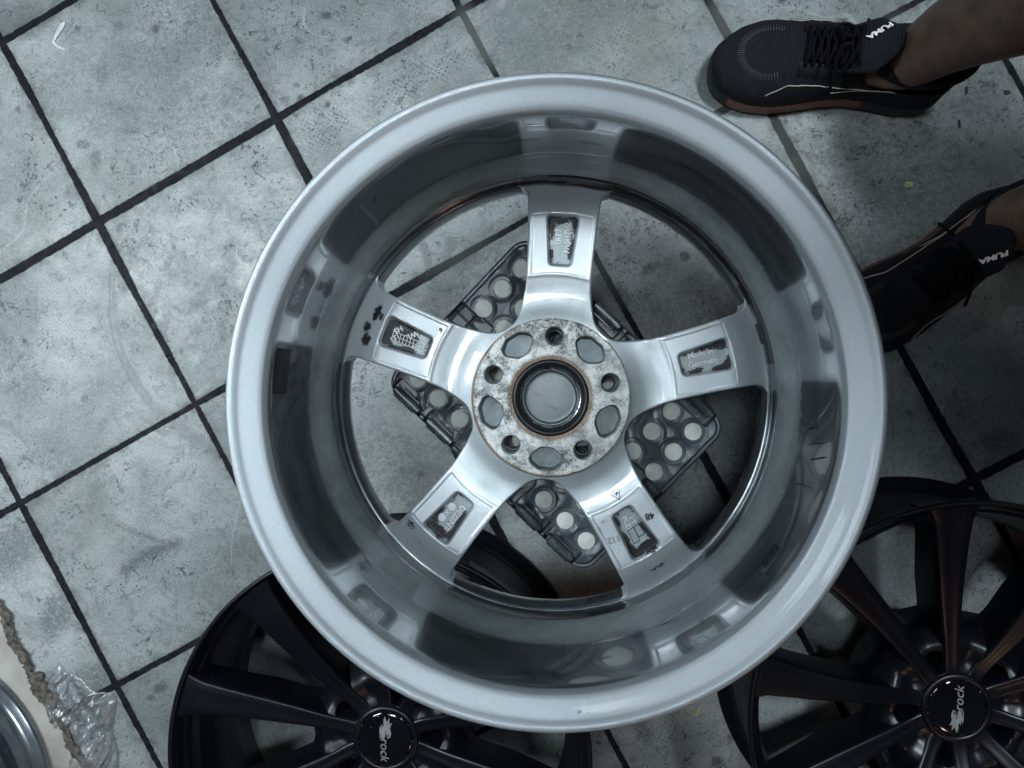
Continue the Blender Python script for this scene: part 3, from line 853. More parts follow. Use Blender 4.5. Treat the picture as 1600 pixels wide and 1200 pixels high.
    lettering(4, 'JWL', 645, 523, 205, .0072)
    lettering(4, 'HS', 622, 515, 205, .0072)
    lettering(4, '13', 619, 526, 205, .0060)
    lettering(4, '9', 689, 517, 5, .0070, mat=DARKLET, outline=False, zz=.0575)
    lettering(3, 'DEZENT', 710, 809, -128, .0078, space=.95)
    lettering(3, 'X', 699, 800, -128, .0060)
    lettering(2, 'ET', 988, 813, -66, .0068)
    lettering(2, 'PCD', 979, 817, -66, .0068, space=.95)
    lettering(2, '48', 1015, 806, 197, .0086, mat=DARKLET, outline=False, zz=.0565)
    lettering(2, '112', 959, 843, 197, .0080, mat=GREYLET, outline=False, zz=.0565)
    lettering(2, 'R', 963, 771, -48, .0046, mat=DARKLET, outline=False, zz=.054)

    def bars(k, segs, w, mat, name, zz=.049, lift=.0006, h=.0004):
        """thin raised lines between pixel pairs on a spoke"""
        a = angs[k]; mb = MB()
        for (x0, y0, x1, y1) in segs:
            p = np.array(to_spoke(x0, y0, a, zz)); q = np.array(to_spoke(x1, y1, a, zz))
            n = max(2, int(np.hypot(*(q - p)) / .001)); L = q - p; Ln = np.hypot(*L); nn = np.array([-L[1], L[0]]) / Ln * w / 2
            V = []; F = []
            for i in range(n + 1):
                c = p + L * i / n
                for s_, hz in ((-1, 0), (-1, 1), (1, 1), (1, 0)):
                    e = c + nn * s_
                    zz_, _ = spoke_height(np.array([e[0]]), np.array([e[1]]))
                    V.append((e[0], e[1], zz_[0] + lift + h * hz - (0.0004 if not hz else 0)))
            for i in range(n):
                for q_ in range(3): F.append((i * 4 + q_, i * 4 + 4 + q_, i * 4 + 5 + q_, i * 4 + 1 + q_))
            F.append((0, 1, 2, 3)); F.append((n * 4 + 3, n * 4 + 2, n * 4 + 1, n * 4))
            mb.add(rotz(np.array(V), a), F)
        return mb.build(name, mat, spokes[k], False)
    # stamped grid, left spoke: corners from the photograph
    g0 = np.array((615.0, 517.5)); gx = np.array((48.0, 19.5)); gy = np.array((-3.5, 12.5))
    segs = [(*(g0 + gy * j / 2), *(g0 + gx + gy * j / 2)) for j in (0, 2)] + [(*(g0 + gx * .24 + gy * .5), *(g0 + gx + gy * .5))]
    segs += [(*(g0 + gx * f), *(g0 + gx * f + gy)) for f in (0, .24, .348, .456, .565, .674, .783, .892, 1.0)]
    bars(4, segs, .00042, LETTER, 'stamped_grid')
    # boxes, lower right spoke
    b0 = np.array((990.0, 823.0)); ax = np.array((7.0, 15.0)); ay = np.array((10.0, -5.5))
    c0 = np.array((981.0, 829.0)); cx_ = np.array((10.0, 21.0)); cy_ = np.array((9.0, -5.0))
    segs = []
    for o_, e1, e2 in ((b0, ax * 1.1, ay), (c0, cx_, cy_)):
        segs += [(*o_, *(o_ + e1)), (*(o_ + e1), *(o_ + e1 + e2)), (*(o_ + e1 + e2), *(o_ + e2)), (*(o_ + e2), *o_)]
    bars(2, segs, .0006, DARKLET, 'code_box')
    tri = [(953, 772), (967, 761), (968, 780)]
    bars(2, [(*tri[i], *tri[(i + 1) % 3]) for i in range(3)], .0007, DARKLET, 'stamped_triangle', zz=.0545, lift=.0003)
    # frame of the maker lettering and its two discs
    e0 = np.array((721.0, 790.0)); ee = np.array((-29.0, 36.0)); en = np.array((5.5, 4.0))
    bars(3, [(*e0, *(e0 + ee)), (*(e0 + en), *(e0 + en + ee * .95)), (*e0, *(e0 + en))], .0005, DARKLET, 'lettering_frame')
    for (px, py) in ((706.5, 791.5), (691, 808)):
        u, t = to_spoke(px, py, angs[3], .049)
        V, F = lathe([(0, .0007), (.0034, .0007), (.0038, .0003), (.0038, -.001)], 32)
        on_spoke(spokes[3], V, F, angs[3], u, t, 0, 'cast_disc', LETTER, .0006)
    # white scuffed centre of the pockets
    # stick-on balance weights round the groove
    mb = MB()
    a = math.radians(90.5)
    while a > math.radians(14):
        da = math.radians(random.uniform(2.0, 9.0)); z1 = .0655 + random.uniform(-.0012, .0006); z0 = random.choice([.044, .046, .050, .053]) + random.uniform(-.002, .003)
        V, F = lathe([(.2022, z0 - .001), (.1990, z0), (.1985, z0 + .002), (.1984, z1 - .002), (.1990, z1), (.2015, z1 + .001)], 8, False, a - da + random.choice([0, 0, .002]), a)
        mb.add(V, F); a -= da
    mb.build('balance_weight_strip', RUBBER, W, False)
    for (d0, d1, z0, z1) in ((168.6, 178.2, .162, .1895), (-37.5, -32.2, .150, .163)):
        V, F = lathe([(.2084, z0), (.2082, z0 + .0005), (.2085, z1), (.2088, z1 + .0005)], 24, False, math.radians(d0), math.radians(d1))
        mobj('tape_patch', V, F, TAPE, W, True)
    # scuffs on the wall and dents on the lip
    def scuff(deg0, z0, deg1, z1, w=.0006, sag=0.0):
        n = 14; V = []; F = []
        for i in range(n + 1):
            f = i / n; a = math.radians(deg0 + (deg1 - deg0) * f); z = z0 + (z1 - z0) * f + sag * math.sin(PI * f) + random.uniform(-.0003, .0003); ww = w * (0.3 + 0.7 * math.sin(PI * f)) * random.uniform(.6, 1.3)
            tz = ww if abs(deg1 - deg0) > 2 else 0; ta_ = 0 if tz else ww / .208
            for s_ in (-1, 1):
                aa = a + s_ * ta_; V.append((.20825 * math.cos(aa), .20825 * math.sin(aa), z + s_ * tz))
        for i in range(n): F.append((2 * i, 2 * i + 1, 2 * i + 3, 2 * i + 2))
        mobj('scuff_mark', V, F, DARKLET, W, False)
    for a_ in ((96, .182, 91, .180), (98.5, .150, 91.5, .146), (84, .143, 78, .141), (101, .175, 99, .176), (73, .13, 70, .132), (-8, .175, -9.5, .140, .0005), (-11, .180, -12.5, .150, .0005), (-16, .165, -12, .130, .0004),
               (-5.5, .150, -6.5, .128, .0004), (-18, .170, -18.6, .125, .0005), (118, .150, 121, .147), (130, .17, 131.5, .16), (173, .145, 170, .144), (-80, .15, -76, .149), (62, .165, 57, .163, .0004), (-64, .12, -60, .121)):
        scuff(*a_)
    # beads of water on the lip, the barrel and one spoke
    mb = MB()
    drops = [(905, 1113, .211, 2.4), (920, 1115, .211, 1.8), (884, 1120, .211, 2.0), (850, 1136, .214, 1.5), (793, 1112, .211, 1.3), (864, 1108, .21, 1.3), (742, 1098, .211, 1.2), (1050, 1085, .211, 1.4)]
    V0, F0 = lathe([(0, .55), (.35, .50), (.7, .33), (.92, .12), (1.0, 0)], 14)
    for px, py, z, r in drops:
        x, y = at_wheel(px, py, z); rr_ = math.hypot(x, y)
        zz = np.interp(rr_, inner[::-1, 0], inner[::-1, 1])
        mb.add(V0 * r * .0006 + np.array([x, y, zz]), F0)
    for px, py, r in ((943, 816, 4.0), (938, 826, 2.5), (948, 822, 1.8), (936, 830, 2.2), (952, 806, 1.4), (960, 826, 1.4), (975, 868, 2.2), (958, 861, 1.6), (946, 795, 1.2), (966, 878, 1.5), (941, 838, 1.2), (1000, 872, 1.2)):
        u, t = to_spoke(px, py, angs[2], .0565); zz, _ = spoke_height(np.array([u]), np.array([t]))
        V = V0 * r * .00055 + np.array([u, t, zz[0] - .0001]); mb.add(rotz(V, angs[2]), F0)
    o = mb.build('water_beads', WATER, W, True); o['kind'] = 'stuff'
    return W


wheel = build_alloy_wheel((WX, WY, WZ))
tag(wheel, 'large silver alloy wheel lying face down on the black folding stool, back side up', 'car wheel')


def copy_tree(o, parent=None):
    c = o.copy(); COL.objects.link(c); c.parent = parent
    for ch in list(o.children): copy_tree(ch, c)
    return c


CWX, CWY = -0.9670, -0.6220
w2 = copy_tree(wheel)
w2.location = (CWX, CWY, 0.006); w2.rotation_euler = (0, 0, 2.2)
for ch in list(w2.children):
    if ch.name.split('.')[0] in ('tape_patch', 'scuff_mark', 'water_beads', 'balance_weight_strip'): bpy.data.objects.remove(ch)
tag(w2, 'silver wheel cut off by the bottom left corner, on torn cardboard', 'car wheel')

# ------------------------------------------------------------------ folding stool
STA = math.radians(-43.7)
_c, _s = math.cos(STA), math.sin(STA)
STX, STY = -0.0077 + .005 * _c + .005 * _s, -0.022 + .005 * _s - .005 * _c


def build_stool():
    S = empty('folding_stool', (STX, STY, 0), STA)
    tag(S, 'black plastic folding step stool with pale round grip dots under the silver wheel', 'step stool')
    H = .3015; hx, hy = .1400, .1045
    us = [-.117, -.088, -.0585, -.0293, 0, .0293, .0585, .088, .117]; vs = [-.0755, -.048, -.0205, .0205, .048, .0755]
    hinges = [(-.1105, -1), (-.0645, -1), (.0600, -1), (.1035, -1), (-.0225, 1), (.0225, 1), (.1035, 1), (-.0645, 1)]
    # top as height field
    nx, ny = 470, 360
    xs = np.linspace(-hx, hx, nx); ys = np.linspace(-hy, hy, ny)
    X, Y = np.meshgrid(xs, ys)
    out = sdf_poly(X, Y, [(-hx + .02, -hy + .02), (hx - .02, -hy + .02), (hx - .02, hy - .02), (-hx + .02, hy - .02)], .02)
    dd = np.full(X.shape, 1.0)
    for u in us:
        for v in vs: dd = np.minimum(dd, np.hypot(X - u, Y - v))
    # quilted relief between the dots
    q = np.sin(X * 2 * PI / .0293 + PI / 2) * np.sin((np.abs(Y) - .0205) * 2 * PI / .0275 + PI / 2)
    nz = np.zeros(X.shape)
    ph = RNG.uniform(0, 2 * PI, 10); kx = RNG.uniform(-260, 260, 10); ky = RNG.uniform(-260, 260, 10)
    for i in range(10): nz += np.sin(X * kx[i] + Y * ky[i] + ph[i]) / 10
    relief = 0.0032 * sstep(.0095, .0150, dd) * (0.5 + 1.4 * nz) + 0.0006 * (1 - sstep(.0105, .0125, dd))
    Z = H - .0030 + relief
    lip = sstep(-.0065, -.0045, out)
    Z = Z * (1 - lip) + (H - .0050) * lip
    Z -= .004 * sstep(-.0015, 0, out)
    seam = (1 - sstep(.0006, .0012, np.abs(Y))) * 1.0
    Z -= .003 * seam
    for u, sgn in hinges:
        sd = sdf_poly(X, Y, [(u - .0165, sgn * .0905), (u + .0165, sgn * .0905), (u + .0165, sgn * .115), (u - .0165, sgn * .115)][::int(sgn)], .0035)
        Z -= .013 * (1 - sstep(-.0012, .0004, sd))
    for sg in (-1, 1):   # notches of the fold
        sd = sdf_poly(X, Y, [(sg * .118, -.009), (sg * .150, -.009), (sg * .150, .009), (sg * .118, .009)][::int(sg)], .002)
        Z -= .011 * (1 - sstep(-.001, .0004, sd))
        sd = sdf_poly(X, Y, [(sg * .098, -.004), (sg * .118, -.004), (sg * .118, .012), (sg * .098, .012)][::int(sg)], .002)
        Z -= .009 * (1 - sstep(-.001, .0004, sd))
    V = np.stack([X.ravel(), Y.ravel(), Z.ravel()], 1)
    G = grid_faces(ny, nx); of = out.ravel()
    keep = (of[G] < .0004).all(1)
    G = G[keep]
    used = np.unique(G); mp = -np.ones(len(V), int); mp[used] = np.arange(len(used))
    V = V[used]; G = mp[G]
    top = mobj('top_panel', V, G, PLASTIC, S, True)
    mb = MB()
    R0 = rounded_rect(2 * hx, 2 * hy, .02, 10)
    a = np.array(R0); b_ = inset(R0, .0035)
    n = len(a); V = [(p[0], p[1], H - .0075) for p in a] + [(p[0] * 1.004, p[1] * 1.004, H - .030) for p in a] + [(p[0], p[1], H - .030) for p in b_] + [(p[0], p[1], H - .0085) for p in b_]
    V2 = [(p[0], p[1], H - .0062) for p in inset(R0, .0012)]
    V += V2
    F = []
    for i in range(n):
        j = (i + 1) % n
        F += [(i, n + i, n + j, j), (n + i, 2 * n + i, 2 * n + j, n + j), (2 * n + i, 3 * n + i, 3 * n + j, 2 * n + j), (4 * n + i, i, j, 4 * n + j)]
    mb.add(V, [tuple(reversed(f)) for f in F]); mb.build('edge_rim', PLASTIC, S, True, auto=40)
    # dots
    for u in us:
        for v in vs:
            bad = any(abs(u - hu) < .0 and v * sg > .07 for hu, sg in hinges)
            if abs(u) > .1 and abs(v) < .03 and False: bad = True
            if bad: continue
            V, F = lathe([(0, H), (.0078, H), (.0085, H - .0005), (.0086, H - .0025)], 36)
            mobj('grip_dot', V + np.array([u, v, 0]), F, DOT, S, True, auto=40)
    for u, sgn in hinges:
        hg = MB()
        pts = [(u - .0135, sgn * .1000, H - .0062), (u + .0135, sgn * .1000, H - .0062)]
        V, F = tube(pts, .0058, 24); hg.add(V, F)
        for sx in (-1, 1):
            V, F = tube([(u + sx * .0137, sgn * .1000, H - .0062), (u + sx * .0165, sgn * .1000, H - .0062)], .0040, 16); hg.add(V, F)
        V, F = box(u, sgn * .0935, H - .0056, .024, .0016, .004); hg.add(V, F)
        hg.build('hinge_knuckle', PIN, S, True, auto=40)
    # leg panels, slightly splayed, with a window each, and folding side webs
    for sgn in (-1, 1):
        mb = MB()
        zt, y0, y1 = H - .014, sgn * .0985, sgn * .1100
        for x0, x1 in ((-.132, -.088), (.088, .132)):
            for xa, xb, za, zb in ((x0, x1, 0.0, zt),):
                def yy(z): return y1 + (y0 - y1) * z / zt
                V = [(xa, yy(za), za), (xb, yy(za), za), (xb, yy(zb), zb), (xa, yy(zb), zb)]
                V += [(p[0], p[1] - sgn * .010, p[2]) for p in V]
                F = [(0, 1, 2, 3), (7, 6, 5, 4), (0, 4, 5, 1), (1, 5, 6, 2), (2, 6, 7, 3), (3, 7, 4, 0)]
                mb.add(V, F)
        for za, zb in ((.200, zt - .002), (.090, .120)):
            V = [(-.088, yy(za), za), (.088, yy(za), za), (.088, yy(zb), zb), (-.088, yy(zb), zb)]
            V += [(p[0], p[1] - sgn * .0095, p[2]) for p in V]
            mb.add(V, [(0, 1, 2, 3), (7, 6, 5, 4), (0, 4, 5, 1), (1, 5, 6, 2), (2, 6, 7, 3), (3, 7, 4, 0)])
        mb.build('leg_panel', PLASTIC, S, False)
    for sx in (-1, 1):
        mb = MB()
        for (y0, y1) in ((-.0985, 0), (0, .0985)):
            V, F = box(sx * .124, (y0 + y1) / 2, .215, .008, abs(y1 - y0) - .003, .130); mb.add(V, F)
        mb.build('side_web', PLASTIC, S, False)
    return S


build_stool()

# ------------------------------------------------------------------ matt black ten-spoke wheels (face up on the floor)
def interp_s(xs, ys, x):
    P = smooth_profile(np.stack([xs, ys], 1), 5)
    return np.interp(x, P[:, 0], P[:, 1])


BZR = [.030, .045, .060, .080, .100, .130, .165, .200, .225, .238, .2445]
BZZ = [.1500, .1500, .1530, .1590, .1645, .1720, .1800, .1870, .1915, .1945, .1955]
BWR = [.030, .045, .060, .080, .100, .130, .165, .200, .225, .238, .2445]
BWW = [.0075, .0078, .0072, .0078, .0092, .0112, .0138, .0168, .0200, .0250, .0300]


def build_black_wheel(loc, rz, text_rot):
    W = empty('black_alloy_wheel', loc, rz)
    prof = [(.2485, .1930), (.2485, .1975), (.2470, .1995), (.2448, .1998), (.2432, .1985), (.2425, .1960), (.2400, .1925), (.2375, .1870), (.2350, .1700), (.2300, .1500), (.2240, .1350), (.2200, .1150), (.2190, .0800), (.2230, .0600), (.2280, .0450), (.2300, .0150), (.2350, .0060), (.2420, .0015),
            (.2470, .0000), (.2490, .0020), (.2490, .0070), (.2470, .0095), (.2390, .0120), (.2325, .0170), (.2310, .0300), (.2308, .0420), (.2280, .0480), (.2270, .0600), (.2225, .0760), (.2220, .1100), (.2235, .1250), (.2300, .1420), (.2312, .1500), (.2312, .1740), (.2330, .1800), (.2400, .1850), (.2465, .1880), (.2482, .1900)]
    V, F = lathe(prof, 256, closed=True)
    F = [tuple(reversed(f)) for f in F]
    mobj('rim_barrel', V, F, BLACKW, W, True, auto=50)
    # spokes
    rr = np.concatenate([np.linspace(.030, .080, 16), np.linspace(.086, .2445, 40)])
    for k in range(10):
        a = k * 2 * PI / 10
        side = 1 if k % 2 == 0 else -1
        V = []; F = []
        for r in rr:
            z = float(interp_s(BZR, BZZ, r)); w = float(np.interp(r, BWR, BWW))
            lean = side * 0.0035 * math.sin(PI * np.clip((r - .05) / .19, 0, 1))
            wb = w + float(np.interp(r, [.03, .08, .12, .20, .2445], [.012, .010, .0055, .0050, .0060]))
            zb = float(np.interp(r, [.03, .08, .15, .22, .2445], [.105, .112, .125, .150, .165]))
            sec = [(-wb, zb), (-wb * .98, zb + .004), (-w - .0030, z - .0075), (-w - .0014, z - .0022), (-w - .0002, z - .0006), (-w + .0016, z), (-w * .4, z - .0004), (0, z - .0006), (w * .4, z - .0004), (w - .0016, z), (w + .0002, z - .0006), (w + .0014, z - .0022), (w + .0030, z - .0075), (wb * .98, zb + .004), (wb, zb)]
            for t, zz in sec:
                V.append((r, t + lean, min(zz, .1972)))
        m = len(sec)
        for i in range(len(rr) - 1):
            for j in range(m): F.append((i * m + j, (i + 1) * m + j, (i + 1) * m + (j + 1) % m, i * m + (j + 1) % m))
        F.append(tuple(range(m))); F.append(tuple(range((len(rr)) * m - 1, (len(rr) - 1) * m - 1, -1)))
        mobj('spoke', rotz(np.array(V), a), F, BLACKW, W, True, auto=50)
    # rounded webs at the inner end of each window (hub height field)
    nr, nt_ = 90, 720
    r_ = np.linspace(.034, .114, nr); th = np.arange(nt_) * 2 * PI / nt_
    R_, TH = np.meshgrid(r_, th, indexing='ij'); X, Y = R_ * np.cos(TH), R_ * np.sin(TH)
    mid = np.abs(((TH + PI / 10) % (PI / 5)) - PI / 10)       # angle to the nearest spoke axis
    frac = mid / (PI / 10)
    Z = .1488 + .0055 * sstep(.050, .072, R_) - .0045 * sstep(.2, 1.0, frac) * sstep(.040, .060, R_) - .024 * sstep(.074, .106, R_)
    hole = np.full(X.shape, 1.0)
    for k in range(5):
        a = PI / 10 + k * 2 * PI / 5
        hole = np.minimum(hole, np.hypot(X - .0560 * math.cos(a), Y - .0560 * math.sin(a)) - .0130)
    Z = Z - .034 * (1 - sstep(-.0022, .0018, hole))
    lim = .0965 + .014 * (1 - frac) ** 1.5                      # outline of the web: scalloped
    V = np.stack([X, Y, Z], 2).reshape(-1, 3); F = []
    L = (R_ - lim).ravel()
    for i in range(nr - 1):
        for j in range(nt_):
            j2 = (j + 1) % nt_; f = (i * nt_ + j, (i + 1) * nt_ + j, (i + 1) * nt_ + j2, i * nt_ + j2)
            F.append(f)
    V[:, 2] -= 0.016 * sstep(-.005, .003, L)
    pull = np.clip(L, 0, None); rv = np.hypot(V[:, 0], V[:, 1]); sc = (rv - pull) / rv
    V[:, 0] *= sc; V[:, 1] *= sc; V[:, 2] -= pull * 2.0
    mobj('hub', V, F, BLACKW, W, True)
    for k in range(5):
        a = PI / 10 + k * 2 * PI / 5
        V, F = lathe([(.0128, .1130), (.0105, .1128), (.0090, .1090), (.0072, .1085), (.0070, .0900)], 36)
        mobj('bolt_seat', V + np.array([.056 * math.cos(a), .056 * math.sin(a), 0]), F, RINGM if False else PIN, W, True)
    # collar, cap
    V, F = lathe(smooth_profile([(.0330, .1400), (.0335, .1500), (.0345, .1518), (.0370, .1522), (.0395, .1510), (.0410, .1480), (.0415, .1420)], 3), 96)
    mobj('cap_collar', V, F, BLACKW, W, True)
    cap = empty('centre_cap'); cap.parent = W
    V, F = lathe(smooth_profile([(0, .1526), (.015, .1524), (.026, .1516), (.0310, .1505), (.0326, .1490), (.0330, .1450)], 3), 96)
    mobj('cap_disc', V, F, GLOSSCAP, cap, True)
    # maker lettering: a flame-tailed B and 'rock'
    def dome(V):
        V = np.asarray(V, float).copy(); r = np.hypot(V[:, 0], V[:, 1]); V[:, 2] += np.interp(r, [0, .015, .026, .031, .033], [.1526, .1524, .1516, .1505, .149]) + .0003
        return V
    tr = text_rot - rz
    V, F = text_mesh('rock', .0150, .00015, shear=.25, offset=.0001, space=1.02)
    mobj('printed_lettering', dome(rotz(V + np.array([.0118, -.0010, 0]), tr)), F, CHROME, cap, False)
    bp = [(-.0285, -.0010), (-.0215, .0022), (-.0262, .0050), (-.0190, .0048), (-.0205, .0082), (-.0140, .0060), (-.0080, .0072), (-.0030, .0062), (-.0018, .0036), (-.0050, .0008), (-.0075, .0002), (-.0030, -.0004), (.0008, -.0022), (.0006, -.0050), (-.0040, -.0068), (-.0110, -.0070), (-.0170, -.0064), (-.0120, -.0042), (-.0190, -.0046), (-.0150, -.0018), (-.0230, -.0022)]
    V, F = plate(bp[::-1], 0, .0003)
    mobj('printed_emblem', dome(rotz(np.array(V), tr)), F, CHROME, cap, False)
    for bp2 in ([(-.0130, .0008), (-.0070, .0014), (-.0052, .0030), (-.0068, .0042), (-.0050, .0046), (-.0036, .0032), (-.0050, .0014), (-.0080, .0004)], [(-.0100, -.0052), (-.0040, -.0050), (-.0016, -.0036), (-.0022, -.0022), (-.0006, -.0034), (-.0014, -.0050), (-.0050, -.0060)]):
        V, F = plate(bp2 if True else bp2[::-1], .0003, .0005)
        mobj('emblem_gap', dome(rotz(np.array(V), tr)), F, GLOSSCAP, cap, False)
    mb = MB(); V0, F0 = lathe([(0, .5), (.5, .42), (.85, .2), (1.0, 0)], 10)
    for i in range(34):
        a = random.choice([2.3, 2.5, 4.0, 4.4, 5.3, 1.2]) + random.uniform(-.35, .35) + text_rot - PI / 2 - rz; r = random.uniform(.022, .0305); s_ = random.uniform(.0003, .0010)
        z = float(np.interp(r, [0, .015, .026, .031, .033], [.1526, .1524, .1516, .1505, .149]))
        mb.add(V0 * s_ + np.array([r * math.cos(a), r * math.sin(a), z]), F0)
    o = mb.build('water_beads', WATER, cap, True); o['kind'] = 'stuff'
    return W


bw1 = build_black_wheel((-.2130, -.442, 0), math.radians(128.5), -PI / 2)
tag(bw1, 'matt black ten-spoke wheel at the bottom edge, left of the two black wheels', 'car wheel', 'matt black spoked wheels')
bw2 = build_black_wheel((.4570, -.385, 0), math.radians(96.0), PI / 2 - .06)
tag(bw2, 'matt black ten-spoke wheel at the bottom right, in the dim shade beyond the silver wheel', 'car wheel', 'matt black spoked wheels')

# ------------------------------------------------------------------ person: body, shoes, clothes
def skin_obj(name, joints, edges, mat, parent, sub=2):
    """joints: list of (x,y,z,r1,r2)"""
    me = bpy.data.meshes.new(name)
    me.from_pydata([j[:3] for j in joints], edges, [])
    o = bpy.data.objects.new(name, me); COL.objects.link(o); o.parent = parent
    md = o.modifiers.new('skin', 'SKIN'); md.use_smooth_shade = True
    sv = me.skin_vertices[0].data if me.skin_vertices else None
    if sv is None:
        me.attributes  # keep
    for i, j in enumerate(joints):
        me.skin_vertices[0].data[i].radius = (j[3], j[4] if len(j) > 4 else j[3])
    me.skin_vertices[0].data[0].use_root = True
    s = o.modifiers.new('sub', 'SUBSURF'); s.levels = sub; s.render_levels = sub
    me.materials.append(mat)
    return o


def ensure_skin(me):
    if not me.skin_vertices:
        pass


HEEL1 = (.4985, .3800); ANG1 = math.radians(171.8)
HEEL2 = (.5980, .2280); ANG2 = math.radians(219.0)


def shoe_pt(heel, ang, x, y, z):
    c, s = math.cos(ang), math.sin(ang)
    return (heel[0] + x * c - y * s, heel[1] + x * s + y * c, z)


person = empty('person', (0.5, 0.28, 0))
tag(person, 'person in black running shoes with bare ankles standing at the right edge', 'person')
PO = Vector((0.5, 0.28, 0))


def build_body():
    def P(x, y, z, r, r2=None): return (x - PO.x, y - PO.y, z, r, r2 or r)
    a1 = shoe_pt(HEEL1, ANG1, .066, 0, .05); a2 = shoe_pt(HEEL2, ANG2, .066, 0, .05)
    t1 = shoe_pt(HEEL1, ANG1, .13, 0, .05); t2 = shoe_pt(HEEL2, ANG2, .13, 0, .05)
    J = [P(.70, .26, .86, .13, .16),                                  # 0 pelvis
         P(.62, .25, 1.00, .13, .15), P(.52, .24, 1.14, .13, .17), P(.43, .23, 1.26, .09, .13),   # spine
         P(.36, .21, 1.34, .055), P(.29, .19, 1.40, .085, .08), P(.24, .17, 1.42, .075, .07),      # neck, head
         P(.64, .37, .80, .088), P(.545, .370, .52, .060), P(.480, .366, .34, .066), P(a1[0] + .006, a1[1] + .002, .14, .044, .042), P(a1[0], a1[1], .075, .041, .038), P(t1[0], t1[1], .05, .028, .022),   # leg 1: 7..12
         P(.64, .15, .80, .088), P(.66, .17, .52, .060), P(.605, .180, .34, .066), P(a2[0] + .012, a2[1] + .002, .14, .044, .042), P(a2[0], a2[1], .075, .041, .038), P(t2[0], t2[1], .05, .028, .022),    # leg 2: 13..18
         P(.44, .40, 1.24, .055), P(.40, .47, 1.15, .042), P(.25, .37, 1.14, .032), P(.19, .31, 1.15, .026),      # arm 19..22
         P(.44, .06, 1.24, .055), P(.42, -.03, 1.15, .042), P(.27, .04, 1.14, .032), P(.21, .09, 1.15, .026)]     # arm 23..26
    E = [(0, 1), (1, 2), (2, 3), (3, 4), (4, 5), (5, 6), (0, 7), (7, 8), (8, 9), (9, 10), (10, 11), (11, 12), (0, 13), (13, 14), (14, 15), (15, 16), (16, 17), (17, 18), (3, 19), (19, 20), (20, 21), (21, 22), (3, 23), (23, 24), (24, 25), (25, 26)]
    # fingers on both hands
    for h, sg in ((22, -1), (26, 1)):
        hx, hy, hz = J[h][:3]
        palm = len(J); J.append((hx - .045, hy + sg * .012, hz, .020, .010)); E.append((h, palm))
        for q, (off, ln) in enumerate(((-.024, .068), (-.008, .078), (.008, .074), (.023, .058))):
            i = len(J)
            J.append((hx - .075, hy + sg * .012 + off, hz, .0085, .0085)); E.append((palm, i))
            J.append((hx - .075 - ln * .55, hy + sg * .014 + off, hz - .006, .0075, .0075)); E.append((i, i + 1))
            J.append((hx - .075 - ln * .9, hy + sg * .018 + off, hz - .020, .0065, .0065)); E.append((i + 1, i + 2))
        i = len(J)
        J.append((hx - .040, hy + sg * .045, hz - .004, .010, .010)); E.append((palm, i))
        J.append((hx - .068, hy + sg * .060, hz - .010, .0085, .0085)); E.append((i, i + 1))
    me = bpy.data.meshes.new('body'); me.from_pydata([j[:3] for j in J], E, [])
    o = bpy.data.objects.new('body', me); COL.objects.link(o); o.parent = person
    o.modifiers.new('skin', 'SKIN').use_smooth_shade = True
    lay = me.skin_vertices[0].data if len(me.skin_vertices) else None
    if lay is not None:
        for i, j in enumerate(J): lay[i].radius = (j[3], j[4])
        lay[0].use_root = True
    s = o.modifiers.new('sub', 'SUBSURF'); s.levels = 2; s.render_levels = 2
    me.materials.append(SKIN)

    def garment(name, ids, edges, grow, mat):
        me = bpy.data.meshes.new(name); me.from_pydata([ids[i][:3] for i in range(len(ids))], edges, [])
        g = bpy.data.objects.new(name, me); COL.objects.link(g); g.parent = person
        g.modifiers.new('skin', 'SKIN').use_smooth_shade = True
        if len(me.skin_vertices):
            for i, j in enumerate(ids): me.skin_vertices[0].data[i].radius = (j[3] + grow, j[4] + grow)
            me.skin_vertices[0].data[0].use_root = True
        s = g.modifiers.new('sub', 'SUBSURF'); s.levels = 2; s.render_levels = 2
        me.materials.append(mat)
    k1 = tuple(np.array(J[7]) * .35 + np.array(J[8]) * .65); k2 = tuple(np.array(J[13]) * .35 + np.array(J[14]) * .65)
    garment('shorts', [J[0], J[7], k1, J[13], k2, J[1]], [(0, 1), (1, 2), (0, 3), (3, 4), (0, 5)], .028, CLOTH)
    s1 = tuple(np.array(J[19]) * .3 + np.array(J[20]) * .7); s2 = tuple(np.array(J[23]) * .3 + np.array(J[24]) * .7)
    garment('shirt', [J[2], J[1], J[0], J[3], J[19], s1, J[23], s2], [(0, 1), (1, 2), (0, 3), (3, 4), (4, 5), (3, 6), (6, 7)], .026, CLOTH)
    V, F = lathe(smooth_profile([(0, .10), (.05, .092), (.085, .055), (.092, 0), (.080, -.03)], 4), 40)
    V = V + np.array([.305 - PO.x, .19 - PO.y, 1.415]); mobj('hair', V, F, HAIR, person, True)


build_body()


